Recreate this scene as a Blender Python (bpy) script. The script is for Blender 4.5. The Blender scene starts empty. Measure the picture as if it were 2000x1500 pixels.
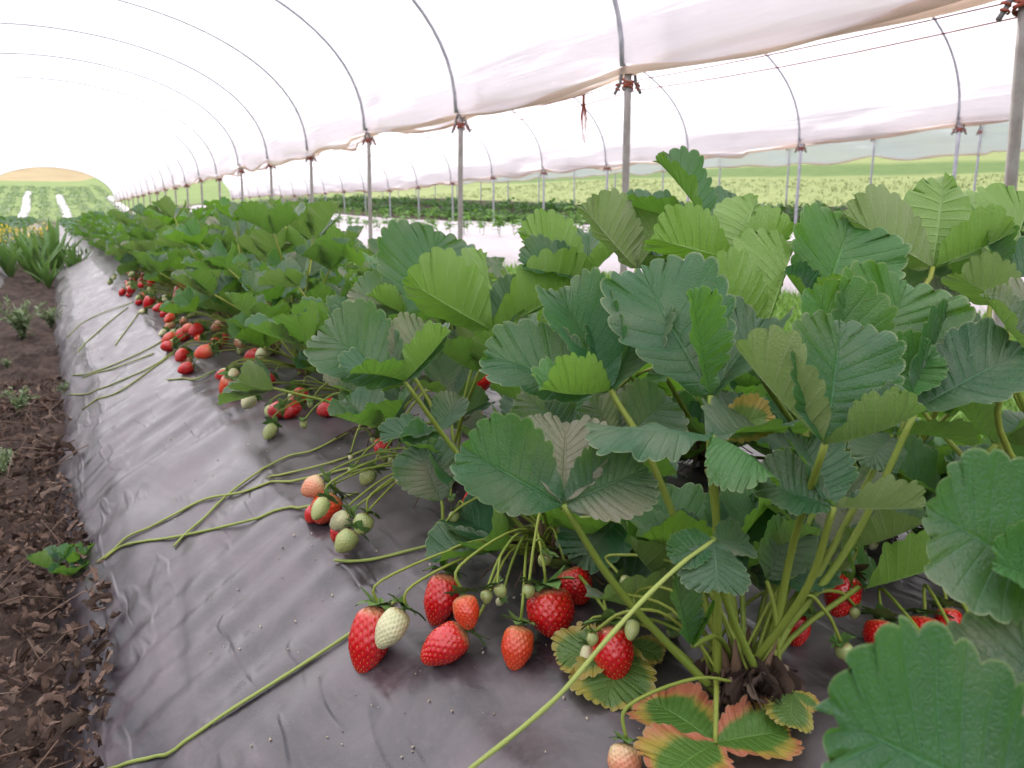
import bpy, math, random
import numpy as np
from mathutils import Vector, Matrix, noise as mnoise

# ------------------------------------------------------------------ camera, world, sun, exposure
SC = bpy.context.scene
COL = SC.collection
FPX = 1570.0                                   # focal length in pixels of a 2000 px wide picture
YAW = math.atan2(900, math.hypot(1570, 345)); PITCH = math.atan2(345, 1570)
CAM = np.array([0.0, 0.0, 0.62])
FW = np.array([math.sin(YAW)*math.cos(PITCH), math.cos(YAW)*math.cos(PITCH), -math.sin(PITCH)])
RT = np.array([math.cos(YAW), -math.sin(YAW), 0.0]); UP = np.cross(RT, FW)
cam_data = bpy.data.cameras.new('camera'); cam = bpy.data.objects.new('camera', cam_data); COL.objects.link(cam)
cam.matrix_world = Matrix((( *[RT[0], UP[0], -FW[0]], CAM[0]), (RT[1], UP[1], -FW[1], CAM[1]), (RT[2], UP[2], -FW[2], CAM[2]), (0, 0, 0, 1)))
cam_data.sensor_width = 36.0; cam_data.lens = FPX/2000*36
cam_data.clip_start = 0.02; cam_data.clip_end = 2000
cam_data.dof.use_dof = True; cam_data.dof.focus_distance = 0.78; cam_data.dof.aperture_fstop = 14
SC.camera = cam

SUN_EL, SUN_AZ = math.radians(52), math.radians(-6)     # azimuth from +Y towards +X
world = bpy.data.worlds.new('World'); SC.world = world; world.use_nodes = True
wn = world.node_tree.nodes; wl = world.node_tree.links
sky = wn.new('ShaderNodeTexSky'); sky.sky_type = 'NISHITA'; sky.sun_disc = False
sky.sun_elevation = SUN_EL; sky.sun_rotation = SUN_AZ; sky.dust_density = 3.0; sky.ozone_density = 0.6
wl.new(sky.outputs[0], wn['Background'].inputs[0]); wn['Background'].inputs[1].default_value = 0.12
sun_data = bpy.data.lights.new('sun', 'SUN'); sun = bpy.data.objects.new('sun', sun_data); COL.objects.link(sun)
sun_data.energy = 4.2; sun_data.angle = math.radians(0.6); sun_data.color = (1.0, 0.95, 0.9)
sdir = Vector((math.sin(SUN_AZ)*math.cos(SUN_EL), math.cos(SUN_AZ)*math.cos(SUN_EL), math.sin(SUN_EL)))
sun.rotation_euler = sdir.to_track_quat('Z', 'Y').to_euler()
SC.view_settings.view_transform = 'Standard'; SC.view_settings.look = 'None'
SC.view_settings.exposure = 0.98; SC.view_settings.gamma = 1.0; SC.view_settings.use_curve_mapping = False
SC.render.engine = 'CYCLES'
SC.cycles.use_denoising = True; SC.cycles.max_bounces = 6; SC.cycles.diffuse_bounces = 3
SC.cycles.glossy_bounces = 3; SC.cycles.transmission_bounces = 6; SC.cycles.transparent_max_bounces = 4
SC.cycles.caustics_reflective = False; SC.cycles.caustics_refractive = False
SC.cycles.sample_clamp_indirect = 6.0

rng = np.random.default_rng(11); R = random.Random(5)

def at(px, py, Z):
    return CAM + Z*(FW + (px-1000)/FPX*RT - (py-750)/FPX*UP)
def cvec(r, u, t):                              # a direction: right, up, towards the viewer
    v = r*RT + u*UP - t*FW
    return v/np.linalg.norm(v)
def nrm(v): return v/max(1e-9, np.linalg.norm(v))

# ------------------------------------------------------------------ object helpers
def make_mesh(name, V, F, uv=None, smooth=True):
    me = bpy.data.meshes.new(name)
    me.from_pydata(np.asarray(V, float).tolist(), [], F if isinstance(F, list) else F.tolist())
    if smooth: me.polygons.foreach_set('use_smooth', np.ones(len(me.polygons), bool))
    if uv is not None:
        lay = me.uv_layers.new(name='UVMap')
        idx = np.zeros(len(me.loops), np.int32); me.loops.foreach_get('vertex_index', idx)
        lay.data.foreach_set('uv', np.asarray(uv, np.float32)[idx].ravel())
    return me
def link(name, data, mat=None, parent=None, loc=None):
    o = bpy.data.objects.new(name, data); COL.objects.link(o)
    if mat is not None and data is not None and len(data.materials) == 0: data.materials.append(mat)
    if parent is not None: o.parent = parent
    if loc is not None: o.location = loc
    return o
def tag(o, label=None, cat=None, group=None, kind=None):
    if label: o['label'] = label
    if cat: o['category'] = cat
    if group: o['group'] = group
    if kind: o['kind'] = kind
    return o
def copy_tree(o, parent=None):
    c = o.copy(); COL.objects.link(c); c.parent = parent
    for ch in o.children: copy_tree(ch, c)
    return c
class MB:
    def __init__(s): s.V = []; s.F = []; s.U = []; s.n = 0
    def add(s, V, F, U=None):
        V = np.asarray(V, float); s.V.append(V); o = s.n
        s.F += [tuple(i+o for i in f) for f in (F if isinstance(F, list) else F.tolist())]
        s.U.append(np.zeros((len(V), 2)) if U is None else np.asarray(U)); s.n += len(V)
    def mesh(s, name, uv=False, smooth=True):
        return make_mesh(name, np.concatenate(s.V), s.F, np.concatenate(s.U) if uv else None, smooth)
def bez(P, n):
    P = [np.asarray(p, float) for p in P]
    if len(P) == 2: return np.array([P[0]+(P[1]-P[0])*t for t in np.linspace(0, 1, n)])
    Q = [2*P[0]-P[1]] + P + [2*P[-1]-P[-2]]; out = []
    segs = len(P)-1
    for t in np.linspace(0, segs, n):
        i = min(int(t), segs-1); u = t-i; a, b, c, d = Q[i:i+4]
        out.append(.5*((2*b)+(-a+c)*u+(2*a-5*b+4*c-d)*u*u+(-a+3*b-3*c+d)*u**3))
    return np.array(out)
def tube(P, r, k=6, cap=True):
    P = np.asarray(P, float); n = len(P); r = np.broadcast_to(np.asarray(r, float), (n,))
    T = np.gradient(P, axis=0); T /= np.maximum(np.linalg.norm(T, axis=1, keepdims=True), 1e-9)
    ref = np.array([0, 0, 1.]) if abs(T[0][2]) < .9 else np.array([1., 0, 0])
    V = []; a = np.linspace(0, 2*np.pi, k, endpoint=False)
    N = nrm(ref-T[0]*(ref@T[0]))
    for i in range(n):
        N = nrm(N-T[i]*(N@T[i])); B = np.cross(T[i], N)
        V.append(P[i]+r[i]*(np.cos(a)[:, None]*N+np.sin(a)[:, None]*B))
    F = []
    for i in range(n-1):
        for j in range(k):
            F.append((i*k+j, i*k+(j+1) % k, (i+1)*k+(j+1) % k, (i+1)*k+j))
    if cap: F += [tuple(range(k))[::-1], tuple((n-1)*k+j for j in range(k))]
    return np.concatenate(V), F
def grid_faces(nu, nv):
    i, j = np.meshgrid(np.arange(nu-1), np.arange(nv-1), indexing='ij')
    a = (i*nv+j).ravel()
    return np.stack([a, a+nv, a+nv+1, a+1], 1)

# ------------------------------------------------------------------ materials
class NT:
    def __init__(s, name):
        s.m = bpy.data.materials.new(name); s.m.use_nodes = True
        s.t = s.m.node_tree; s.t.nodes.clear()
        s.out = s.t.nodes.new('ShaderNodeOutputMaterial')
    def n(s, typ, **kw):
        nd = s.t.nodes.new('ShaderNode'+typ)
        for k, v in kw.items():
            if k in ('operation', 'blend_type', 'data_type', 'feature', 'noise_dimensions', 'attribute_name', 'distance', 'wave_type', 'bands_direction'): setattr(nd, k, v)
        return nd
    def l(s, a, b): s.t.links.new(a, b)
    def inp(s, sock, v):
        if hasattr(v, 'is_linked') or isinstance(v, bpy.types.NodeSocket): s.l(v, sock)
        elif isinstance(v, (tuple, list)): sock.default_value = (*v, 1.0) if len(v) == 3 and len(sock.default_value) == 4 else v
        else: sock.default_value = v
    def math(s, op, a, b=0.0, c=None):
        nd = s.n('Math', operation=op); s.inp(nd.inputs[0], a); s.inp(nd.inputs[1], b)
        if c is not None: s.inp(nd.inputs[2], c)
        return nd.outputs[0]
    def mix(s, f, a, b):
        nd = s.n('Mix', data_type='RGBA'); s.inp(nd.inputs[0], f); s.inp(nd.inputs[6], a); s.inp(nd.inputs[7], b)
        return nd.outputs[2]
    def mul(s, f, a, b):
        nd = s.n('Mix', data_type='RGBA', blend_type='MULTIPLY'); s.inp(nd.inputs[0], f); s.inp(nd.inputs[6], a); s.inp(nd.inputs[7], b)
        return nd.outputs[2]
    def ramp(s, v, a, b):                      # smooth 0..1 between a and b
        nd = s.n('MapRange'); nd.interpolation_type = 'SMOOTHSTEP'; nd.clamp = True
        s.inp(nd.inputs[0], v); s.inp(nd.inputs[1], a); s.inp(nd.inputs[2], b); return nd.outputs[0]
    def noise(s, scale, detail=3, rough=.55, vec=None, dist=0.0):
        nd = s.n('TexNoise'); nd.inputs['Scale'].default_value = scale; nd.inputs['Detail'].default_value = detail
        nd.inputs['Roughness'].default_value = rough; nd.inputs['Distortion'].default_value = dist
        if vec is not None: s.l(vec, nd.inputs['Vector'])
        return nd.outputs[0]
    def geo(s): return s.n('NewGeometry')
    def obj(s): return s.n('TexCoord').outputs['Object']
    def mapping(s, vec, scale=(1, 1, 1)):
        nd = s.n('Mapping'); s.l(vec, nd.inputs[0]); nd.inputs['Scale'].default_value = scale; return nd.outputs[0]
    def bump(s, h, dist=.01, strength=1.0):
        nd = s.n('Bump'); nd.inputs['Strength'].default_value = strength; nd.inputs['Distance'].default_value = dist
        s.l(h, nd.inputs['Height']); return nd.outputs[0]
    def bsdf(s, col, rough=.6, spec=.5, normal=None, **kw):
        nd = s.n('BsdfPrincipled'); s.inp(nd.inputs['Base Color'], col); s.inp(nd.inputs['Roughness'], rough)
        s.inp(nd.inputs['Specular IOR Level'], spec)
        if normal is not None: s.l(normal, nd.inputs['Normal'])
        for k, v in kw.items(): s.inp(nd.inputs[k.replace('_', ' ')], v)
        return nd.outputs[0]
    def finish(s, sh): s.l(sh, s.out.inputs[0]); return s.m

def leaf_material(name, top_a, top_b, under, trans, dust=0.0, edge=None, edge_in=.62, rough=.5):
    t = NT(name); g = t.geo(); uvn = t.n('UVMap'); sep = t.n('SeparateXYZ'); t.l(uvn.outputs[0], sep.inputs[0])
    u, v = sep.outputs[0], t.math('ABSOLUTE', sep.outputs[1])
    oi = t.n('ObjectInfo'); rnd = oi.outputs['Random']
    fr = t.math('FRACT', u); dv = t.math('ABSOLUTE', t.math('SUBTRACT', fr, .5))
    vein = t.math('SUBTRACT', 1.0, t.ramp(dv, .015, .11))
    mid = t.math('SUBTRACT', 1.0, t.ramp(v, .01, .05))
    veins = t.math('MAXIMUM', t.math('MULTIPLY', vein, t.math('SUBTRACT', 1.0, t.math('MULTIPLY', v, .6))), mid)
    loc = t.obj(); off = t.n('VectorMath', operation='ADD'); t.l(loc, off.inputs[0])
    cmb = t.n('CombineXYZ'); t.l(t.math('MULTIPLY', rnd, 37.0), cmb.inputs[0]); t.l(cmb.outputs[0], off.inputs[1])
    P = off.outputs[0]
    n1 = t.noise(26, 3, .6, P); n2 = t.noise(160, 3, .6, P)
    vor = t.n('TexVoronoi', feature='DISTANCE_TO_EDGE'); vor.inputs['Scale'].default_value = 330; t.l(P, vor.inputs['Vector'])
    cell = t.ramp(vor.outputs[0], 0, .25)
    col = t.mix(t.math('ADD', t.math('MULTIPLY', rnd, .5), t.math('MULTIPLY', t.ramp(n1, .3, .7), .55)), top_a, top_b)
    col = t.mix(t.math('MULTIPLY', t.ramp(n2, .3, .8), .25), col, tuple(min(1, c*1.5) for c in top_b))
    col = t.mix(t.math('MULTIPLY', veins, .35), col, tuple(min(1, c*2.0+.015) for c in top_b))
    if edge is not None:
        e = t.ramp(t.math('ADD', v, t.math('MULTIPLY', t.math('SUBTRACT', n1, .5), .9)), edge_in, edge_in+.3)
        col = t.mix(e, col, edge[0])
        e2 = t.ramp(t.math('ADD', t.math('ADD', v, t.math('MULTIPLY', t.math('SUBTRACT', t.noise(17, 2, .5, P), .5), 1.5)), 0.0), edge_in+.15, edge_in+.5)
        col = t.mix(e2, col, edge[1])
    rim = t.ramp(v, .955, 1.0)
    col = t.mix(t.math('MULTIPLY', rim, .55), col, (.33, .38, .20))
    if dust > 0:
        dn = t.math('ADD', t.noise(13, 2, .5, P), t.math('MULTIPLY', t.noise(420, 2, .6, P), .18))
        df = t.math('MULTIPLY', t.ramp(dn, .52, .76), dust)
        col = t.mix(df, col, (.30, .255, .19))
    sv = t.n('TexVoronoi'); sv.inputs['Scale'].default_value = 55; t.l(P, sv.inputs['Vector'])
    spot = t.math('MULTIPLY', t.math('SUBTRACT', 1.0, t.ramp(sv.outputs[0], .05, .11)), t.ramp(t.noise(9, 2, .5, P), .55, .65))
    col = t.mix(t.math('MULTIPLY', spot, .7), col, (.20, .13, .07))
    ucol = t.mix(t.math('MULTIPLY', n1, .7), under, tuple(c*.7 for c in under))
    ucol = t.mix(t.math('MULTIPLY', veins, .6), ucol, tuple(min(1, c*1.25+.05) for c in under))
    c = t.mix(g.outputs['Backfacing'], col, ucol)
    h = t.math('ADD', t.math('MULTIPLY', cell, .00022), t.math('MULTIPLY', n2, .0006))
    h = t.math('SUBTRACT', h, t.math('MULTIPLY', veins, .0007))
    nb = t.bump(h, 1.0, .85)
    pb = t.bsdf(c, t.math('MULTIPLY_ADD', n2, .22, rough-.17), .55, nb)
    tr = t.n('BsdfTranslucent'); t.l(t.mul(1.0, t.mix(t.math('MULTIPLY', veins, .5), trans, tuple(x*.5 for x in trans)), t.mix(t.math('MULTIPLY', n1, .5), (1, 1, 1), (.6, .7, .4))), tr.inputs[0]); t.l(nb, tr.inputs['Normal'])
    ms = t.n('MixShader'); ms.inputs[0].default_value = .31; t.l(pb, ms.inputs[1]); t.l(tr.outputs[0], ms.inputs[2])
    return t.finish(ms.outputs[0])

M = {}
M['leaf'] = leaf_material('leaf_green', (.010, .062, .018), (.028, .110, .042), (.19, .28, .085), (.17, .40, .04), dust=.22)
M['dusty'] = leaf_material('leaf_dusty', (.022, .078, .034), (.058, .120, .062), (.21, .27, .11), (.21, .40, .06), dust=.65)
M['fresh'] = leaf_material('leaf_fresh', (.028, .120, .022), (.056, .165, .040), (.18, .31, .06), (.22, .48, .04), dust=.12)
M['yellow'] = leaf_material('leaf_yellowing', (.07, .16, .03), (.11, .19, .04), (.25, .27, .08), (.35, .40, .05), edge=((.34, .31, .05), (.38, .26, .06)))
M['autumn'] = leaf_material('leaf_turning', (.06, .17, .02), (.09, .20, .03), (.30, .25, .10), (.35, .25, .06), edge=((.42, .33, .06), (.50, .16, .085)), edge_in=.42)

def stem_material(name, a, b, rough=.55):
    t = NT(name); P = t.obj(); oi = t.n('ObjectInfo')
    n = t.noise(60, 3, .6, P)
    col = t.mix(t.math('MULTIPLY_ADD', oi.outputs['Random'], .5, t.math('MULTIPLY', n, .5)), a, b)
    return t.finish(t.bsdf(col, rough, .4, t.bump(t.noise(900, 2, .6, P), .0004, .8)))
M['petiole'] = stem_material('petiole_green', (.15, .23, .03), (.26, .29, .045))
M['runner'] = stem_material('runner_green', (.22, .30, .06), (.33, .36, .10))
M['calyx'] = stem_material('calyx_green', (.06, .15, .03), (.14, .23, .06))
M['brown'] = stem_material('dry_stem', (.13, .075, .045), (.22, .14, .09), .8)

def berry_material(name, a, b, rough=.19):
    t = NT(name); P = t.obj(); oi = t.n('ObjectInfo'); sp = t.n('SeparateXYZ'); t.l(P, sp.inputs[0])
    n = t.noise(45, 2, .5, P)
    f = t.math('ADD', t.math('MULTIPLY', t.ramp(sp.outputs[2], -.03, .0), .7), t.math('MULTIPLY', t.math('SUBTRACT', n, .45), 1.1))
    col = t.mix(t.ramp(f, .25, .95), a, b)
    col = t.mix(t.math('MULTIPLY', t.ramp(sp.outputs[2], -.0055, -.0005), .6), col, (.62, .42, .22))
    return t.finish(t.bsdf(col, rough, .5, t.bump(t.noise(700, 2, .5, P), .0003, .5), Coat_Weight=.4, Coat_Roughness=.12))
M['ripe'] = berry_material('berry_ripe', (.53, .006, .010), (.60, .016, .010))
M['orange'] = berry_material('berry_half_ripe', (.62, .045, .014), (.66, .13, .035))
M['peach'] = berry_material('berry_peach', (.66, .25, .13), (.62, .48, .26), .35)
M['pale'] = berry_material('berry_pale', (.56, .54, .31), (.50, .53, .27), .4)
M['green'] = berry_material('berry_green', (.36, .40, .14), (.28, .36, .12), .42)
def plain(name, a, b, scale=30, rough=.7, spec=.3, bump=0.0, metal=0.0):
    t = NT(name); P = t.obj(); n = t.noise(scale, 4, .6, P)
    return t.finish(t.bsdf(t.mix(t.ramp(n, .3, .7), a, b), rough, spec, t.bump(n, bump, 1.0) if bump else None, Metallic=metal))
M['seed_y'] = plain('achene_yellow', (.62, .42, .07), (.55, .30, .05), 200, .45)
M['seed_d'] = plain('achene_dark', (.20, .17, .05), (.12, .09, .03), 200, .5)
M['steel'] = plain('galvanised_steel', (.30, .30, .35), (.40, .40, .45), 18, .5, .5, .0006, .3)
M['rust'] = plain('weathered_steel', (.23, .20, .19), (.32, .30, .29), 12, .6, .4, .0008, .2)
M['rope'] = plain('red_brown_twine', (.36, .10, .07), (.24, .065, .05), 90, .9, .1, .003)
M['hook'] = plain('dark_steel_hook', (.11, .10, .11), (.19, .17, .17), 40, .6, .4)
M['hem'] = None

def dry_leaf_material():
    t = NT('dry_leaf'); P = t.obj(); g = t.geo(); oi = t.n('ObjectInfo')
    isl = g.outputs['Random Per Island']
    v = t.math('FRACT', t.math('ADD', t.math('MULTIPLY', isl, 3.7), oi.outputs['Random']))
    n = t.noise(70, 4, .6, P)
    col = t.mix(v, (.070, .045, .035), (.215, .145, .108))
    col = t.mix(t.math('MULTIPLY', t.ramp(t.math('FRACT', t.math('MULTIPLY', v, 7.3)), .7, 1.0), .5), col, (.36, .28, .22))
    col = t.mul(t.math('MULTIPLY', n, .7), col, (.45, .4, .4))
    pb = t.bsdf(col, .85, .2, t.bump(t.noise(260, 3, .6, P), .002, .9))
    return t.finish(pb)
M['dry'] = dry_leaf_material()

def soil_material():
    t = NT('field_ground'); g = t.geo(); P = g.outputs['Position']; s = t.n('SeparateXYZ'); t.l(P, s.inputs[0]); X, Y = s.outputs[0], s.outputs[1]
    n = t.noise(9, 6, .65, P); n2 = t.noise(60, 5, .7, P); nl = t.noise(.35, 4, .6, P)
    soil = t.mix(t.ramp(n, .35, .7), (.040, .029, .025), (.105, .076, .062))
    soil = t.mix(t.math('MULTIPLY', t.ramp(n2, .5, .75), .55), soil, (.16, .12, .10))
    # grass between the tunnels and beyond
    ga = t.mix(t.ramp(t.noise(3.5, 5, .65, P), .3, .7), (.09, .20, .028), (.19, .33, .05))
    gx = t.ramp(t.math('ADD', X, t.math('MULTIPLY', t.math('SUBTRACT', nl, .5), 1.2)), 1.25, 1.75)
    gx2 = t.math('SUBTRACT', 1.0, t.ramp(t.math('ADD', X, t.math('MULTIPLY', t.math('SUBTRACT', nl, .5), 1.0)), 4.4, 4.9))
    col = t.mix(t.math('MULTIPLY', t.math('MULTIPLY', gx, gx2), t.ramp(n, .25, .5)), soil, ga)
    band = t.math('ADD', X, t.math('MULTIPLY', t.math('SUBTRACT', nl, .5), 4.0))
    fa = t.mix(t.ramp(t.noise(.8, 6, .7, P), .3, .7), (.185, .225, .085), (.235, .265, .11))
    dark = t.math('MULTIPLY', t.ramp(band, 27, 29), t.math('SUBTRACT', 1.0, t.ramp(band, 36, 40)))
    fa = t.mix(dark, fa, t.mix(t.ramp(t.noise(1.6, 4, .6, P), .3, .7), (.085, .14, .045), (.13, .18, .06)))
    fa = t.mix(t.ramp(band, 46, 60), fa, (.25, .25, .11))
    fa = t.mix(t.math('MULTIPLY', t.ramp(t.noise(.5, 3, .5, P), .68, .76), .7), fa, (.20, .14, .085))
    col = t.mix(t.ramp(band, 14.0, 16.0), col, fa)
    far = t.math('ADD', Y, t.math('MULTIPLY', t.math('SUBTRACT', nl, .5), 5.0))
    col = t.mix(t.ramp(far, 52, 56), col, t.mix(t.ramp(t.noise(.5, 5, .7, P), .3, .7), (.13, .19, .06), (.18, .235, .08)))
    col = t.mix(t.ramp(far, 118, 126), col, t.mix(t.ramp(t.noise(.25, 6, .7, P), .3, .7), (.27, .21, .115), (.34, .265, .145)))
    h = t.math('ADD', n2, t.math('MULTIPLY', n, 1.2))
    return t.finish(t.bsdf(col, .92, .12, t.bump(h, .02, .8)))
M['ground'] = soil_material()

def mulch_material(name, base, dusty, dust, rough):
    t = NT(name); g = t.geo(); P = g.outputs['Position']
    st = t.noise(5, 5, .6, t.mapping(P, (2.2, .45, 2.2))); fine = t.noise(120, 4, .65, P); mid = t.noise(14, 5, .65, P, .6)
    streak = t.noise(10, 4, .6, t.mapping(P, (5.0, .5, 5.0)), dist=.4)
    spk = t.n('TexVoronoi'); spk.inputs['Scale'].default_value = 330; t.l(P, spk.inputs['Vector'])
    d = t.math('MULTIPLY', t.ramp(t.math('ADD', t.math('MULTIPLY', st, .5), t.math('MULTIPLY', mid, .5)), .36, .66), dust)
    d = t.math('ADD', d, t.math('MULTIPLY', t.ramp(fine, .52, .75), .22*dust))
    col = t.mix(d, base, dusty)
    col = t.mix(t.math('MULTIPLY', t.math('SUBTRACT', 1.0, t.ramp(spk.outputs[0], .03, .08)), .18), col, (.45, .40, .38))
    rg = t.math('MULTIPLY_ADD', d, .28, rough)
    wr = t.noise(3.2, 2, .5, t.mapping(P, (2.4, .8, 2.4)), dist=.8); fold_ = t.noise(4.0, 2, .45, t.mapping(P, (6.0, 1.0, 6.0)), dist=.3)
    h = t.math('ADD', t.math('MULTIPLY', wr, .8), t.math('MULTIPLY', mid, .045))
    h = t.math('ADD', h, t.math('MULTIPLY', t.ramp(fold_, .56, .66), .10))
    h = t.math('ADD', h, t.math('MULTIPLY', fine, .022))
    return t.finish(t.bsdf(col, rg, .85, t.bump(h, .016, .8)))
M['mulch'] = mulch_material('black_mulch_film', (.020, .016, .020), (.125, .104, .112), .85, .27)
M['mulch_grey'] = mulch_material('dimmed_mulch_film', (.20, .18, .19), (.30, .27, .27), .6, .5)  # pale film given a darker colour to offset the direct sun outside
M['mulch_pale'] = mulch_material('pale_mulch_film', (.42, .38, .40), (.55, .50, .50), .6, .5)

def film_material(name, a, b, transp):
    t = NT(name); g = t.geo(); P = g.outputs['Position']
    n = t.noise(1.0, 4, .6, t.mapping(P, (1.5, .5, 6.0)))
    w = t.noise(2.2, 3, .5, t.mapping(P, (2.0, .22, 7.0)), dist=.3)
    col = t.mix(t.ramp(n, .35, .75), a, b)
    nb = t.bump(w, .022, .6)
    tr = t.n('BsdfTranslucent'); t.l(col, tr.inputs[0]); t.l(nb, tr.inputs['Normal'])
    df = t.n('BsdfDiffuse'); t.l(col, df.inputs[0]); t.l(nb, df.inputs['Normal'])
    m1 = t.n('MixShader'); m1.inputs[0].default_value = .12; t.l(tr.outputs[0], m1.inputs[1]); t.l(df.outputs[0], m1.inputs[2])
    return t.finish(m1.outputs[0])
M['film'] = film_material('tunnel_film', (.94, .915, .94), (.88, .845, .875), .10)
M['hem'] = film_material('film_hem', (.86, .77, .70), (.74, .64, .57), .03)

# ------------------------------------------------------------------ terrain
def sm(v, a, b):
    t = np.clip((v-a)/(b-a), 0, 1); return t*t*(3-2*t)
def ground_z(x, y):
    x = np.asarray(x, float); y = np.asarray(y, float)
    z = .16*sm(x, 2.5, 9) + .50*sm(x, 9, 16) + .085*np.maximum(0, x-15)*sm(x, 14, 20)*(1-.5*sm(x, 62, 110)) - .01*np.clip(y-4, 0, 40)*(1-sm(x, 2, 9))
    z = z + .45*sm(y, 16, 40)*sm(x, 3.5, 6.5) + 3.4*np.clip((y-50)/50, 0, 1)+.9*sm(y, 98, 125) + 15*sm(y, 120, 210)*(1-.5*sm(np.abs(x+5), 20, 90)) + .5*sm(-x, 4, 30)
    return z
BX = np.array([-.10, -.055, -.02, .055, .145, .245, .33, .45, .60, .85, 1.0, 1.10, 1.2, 1.27, 1.32])
BZ = np.array([-.09, -.02, .045, .115, .165, .215, .240, .255, .26, .255, .235, .19, .10, .02, -.04])
def wav(x, y, k=0.0):
    return (np.sin(2.1*y+1.3+k)*.5+np.sin(5.3*y+3*x+k*2)*.3+np.sin(11.7*y-7*x+.4)*.2)
def bed_z(x, y, x0=0.0, w=1.0):
    x = np.asarray(x, float); y = np.asarray(y, float)
    xl = (x-x0)/w - .018*wav(x*0, y)*(1-.6*sm(y, 4, 9))*(1-sm((x-x0)/w, .2, .45))
    z = np.interp(xl, BX, BZ) + .006*wav(x, y*1.4, 2.0)
    side = sm(xl, -.05, .05)*(1-sm(xl, .25, .34))*(1-sm(y, 1.4, 2.8))
    z = z + side*(.004*np.sin(34*y+9*np.sin(3*y)+14*xl)+.003*np.sin(61*y-20*xl+5*np.sin(7*y)))
    z = z + .0022*np.exp(-((xl-.248)/.006)**2)
    return z + ground_z(x0+.6, y)
xs = np.concatenate([np.linspace(-60, -4, 15), np.linspace(-3.5, -.6, 12), np.linspace(-.56, .16, 52), np.linspace(.2, 2, 14), np.linspace(2.2, 16, 40), np.linspace(17, 140, 50)])
ys = np.concatenate([np.linspace(-12, .1, 14), np.linspace(.15, 4, 190), np.linspace(4.05, 12, 120), np.geomspace(12.2, 420, 110)])
XX, YY = np.meshgrid(xs, ys, indexing='ij')
ZZ = ground_z(XX, YY)
for i in range(XX.shape[0]):
    if -.6 < xs[i] < .2:
        for j in range(XX.shape[1]):
            if 0 < ys[j] < 12:
                p = Vector((xs[i], ys[j], 0))
                ZZ[i, j] += .028*mnoise.fractal(p*9, 1.0, 2.0, 4) + .016*mnoise.noise(p*38) + .035*(1 if xs[i] < -.22 else 0)*(-xs[i]-.22)*3
V = np.stack([XX, YY, ZZ], -1).reshape(-1, 3)
gr = link('ground', make_mesh('ground', V, grid_faces(*XX.shape)), M['ground'])
tag(gr, 'brown soil furrows running into green field and dry tan hill', 'ground', kind='structure')

def make_bed(name, x0, w, y0, y1, mat, label, cols=64, fine=True):
    cx = np.concatenate([np.linspace(-.10, .36, cols*2//3), np.linspace(.38, 1.32, cols//2)])
    if fine: yy = np.concatenate([np.linspace(y0, 3.5, 330), np.geomspace(3.52, y1, 260)])
    else: yy = np.linspace(y0, y1, 90)
    A, B = np.meshgrid(x0+cx*w, yy, indexing='ij')
    Z = bed_z(A, B, x0, w)
    o = link(name, make_mesh(name, np.stack([A, B, Z], -1).reshape(-1, 3), grid_faces(*A.shape)), mat)
    return tag(o, label, 'mulch film')
make_bed('mulch_film', 0, 1, -.5, 47, M['mulch'], 'dusty black plastic mulch film stretched over the fruiting strawberry bed')
lb = make_bed('mulch_film', -1.70, 1.0, 1.0, 47, M['mulch'], 'grey mulch film over the bed on the far side of the weedy furrow', 24)
PALE = [(4.25, 1.25), (6.2, 1.3)]
for k, (px0, pw) in enumerate(PALE):
    make_bed('mulch_film', px0, pw, 1.0, 46, M['mulch_pale'], ['pale mulch film bed of young seedlings beside the mown grass strip', 'pale mulch film bed of young seedlings beside the second post row'][k], 24, False)

# ------------------------------------------------------------------ tunnels: posts, hoops, film
def hit_bed(px, py, dz=0.0):
    d = FW + (px-1000)/FPX*RT - (py-750)/FPX*UP
    lo = .15; step = .01
    for k in range(1200):
        Z = lo + k*step; p = CAM+Z*d
        if p[2] <= bed_z(p[0], p[1]) + dz: break
    a, b = Z-step, Z
    for _ in range(12):
        m = (a+b)/2; p = CAM+m*d
        if p[2] <= bed_z(p[0], p[1]) + dz: b = m
        else: a = m
    return CAM+b*d, b
SP = 2.235; HW = 3.0
def row_posts(X, y0, y1, tops):
    out = []
    y = y0; k = 0
    while y < y1:
        z = tops(y); out.append((X, y, z)); y += SP; k += 1
    return out
row1 = row_posts(3.0, 3.98-4*SP, 49, lambda y: 1.40-.009*max(0, y-6)+.03*math.sin(y*1.7))
row2 = row_posts(9.0, 5.78-4*SP, 49, lambda y: 1.60-.018*max(0, y-3)*(1 if y < 25 else .0)-(.39 if y >= 25 else 0)+.03*math.sin(y*2.3))
row3 = row_posts(15.0, 9.21-5*SP, 49, lambda y: 2.08+.03*math.sin(y*1.3))
row0 = row_posts(-3.0, 3.98-4*SP, 49, lambda y: 1.40-.009*max(0, y-6))
def post_mesh(h, lean):
    b = MB(); P = np.array([[0, 0, -.15], [lean*.5*h, 0, h*.5], [lean*h, 0, h]]); b.add(*tube(bez(P, 6), .0215, 10)); return b.mesh('post')
hook_b = MB()
for s in (-1, 1):
    hook_b.add(*tube(bez([(s*.012, -s*.018, -.005), (s*.030, -s*.028, -.05), (s*.034, -s*.03, -.09), (s*.058, -s*.05, -.15)], 9), .0105, 7))
hook_b.add(*tube(bez([(-.02, .02, .01), (0, 0, .025), (.02, -.02, .01)], 6), .012, 7))
HOOK = hook_b.mesh('clamp')
rb = MB()
for k in range(5):
    a = np.linspace(0, 2*np.pi, 14); rb.add(*tube(np.stack([.030*np.cos(a), .030*np.sin(a), -.075-.011*k+.012*np.sin(a+k)], 1), .006, 5, False))
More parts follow.
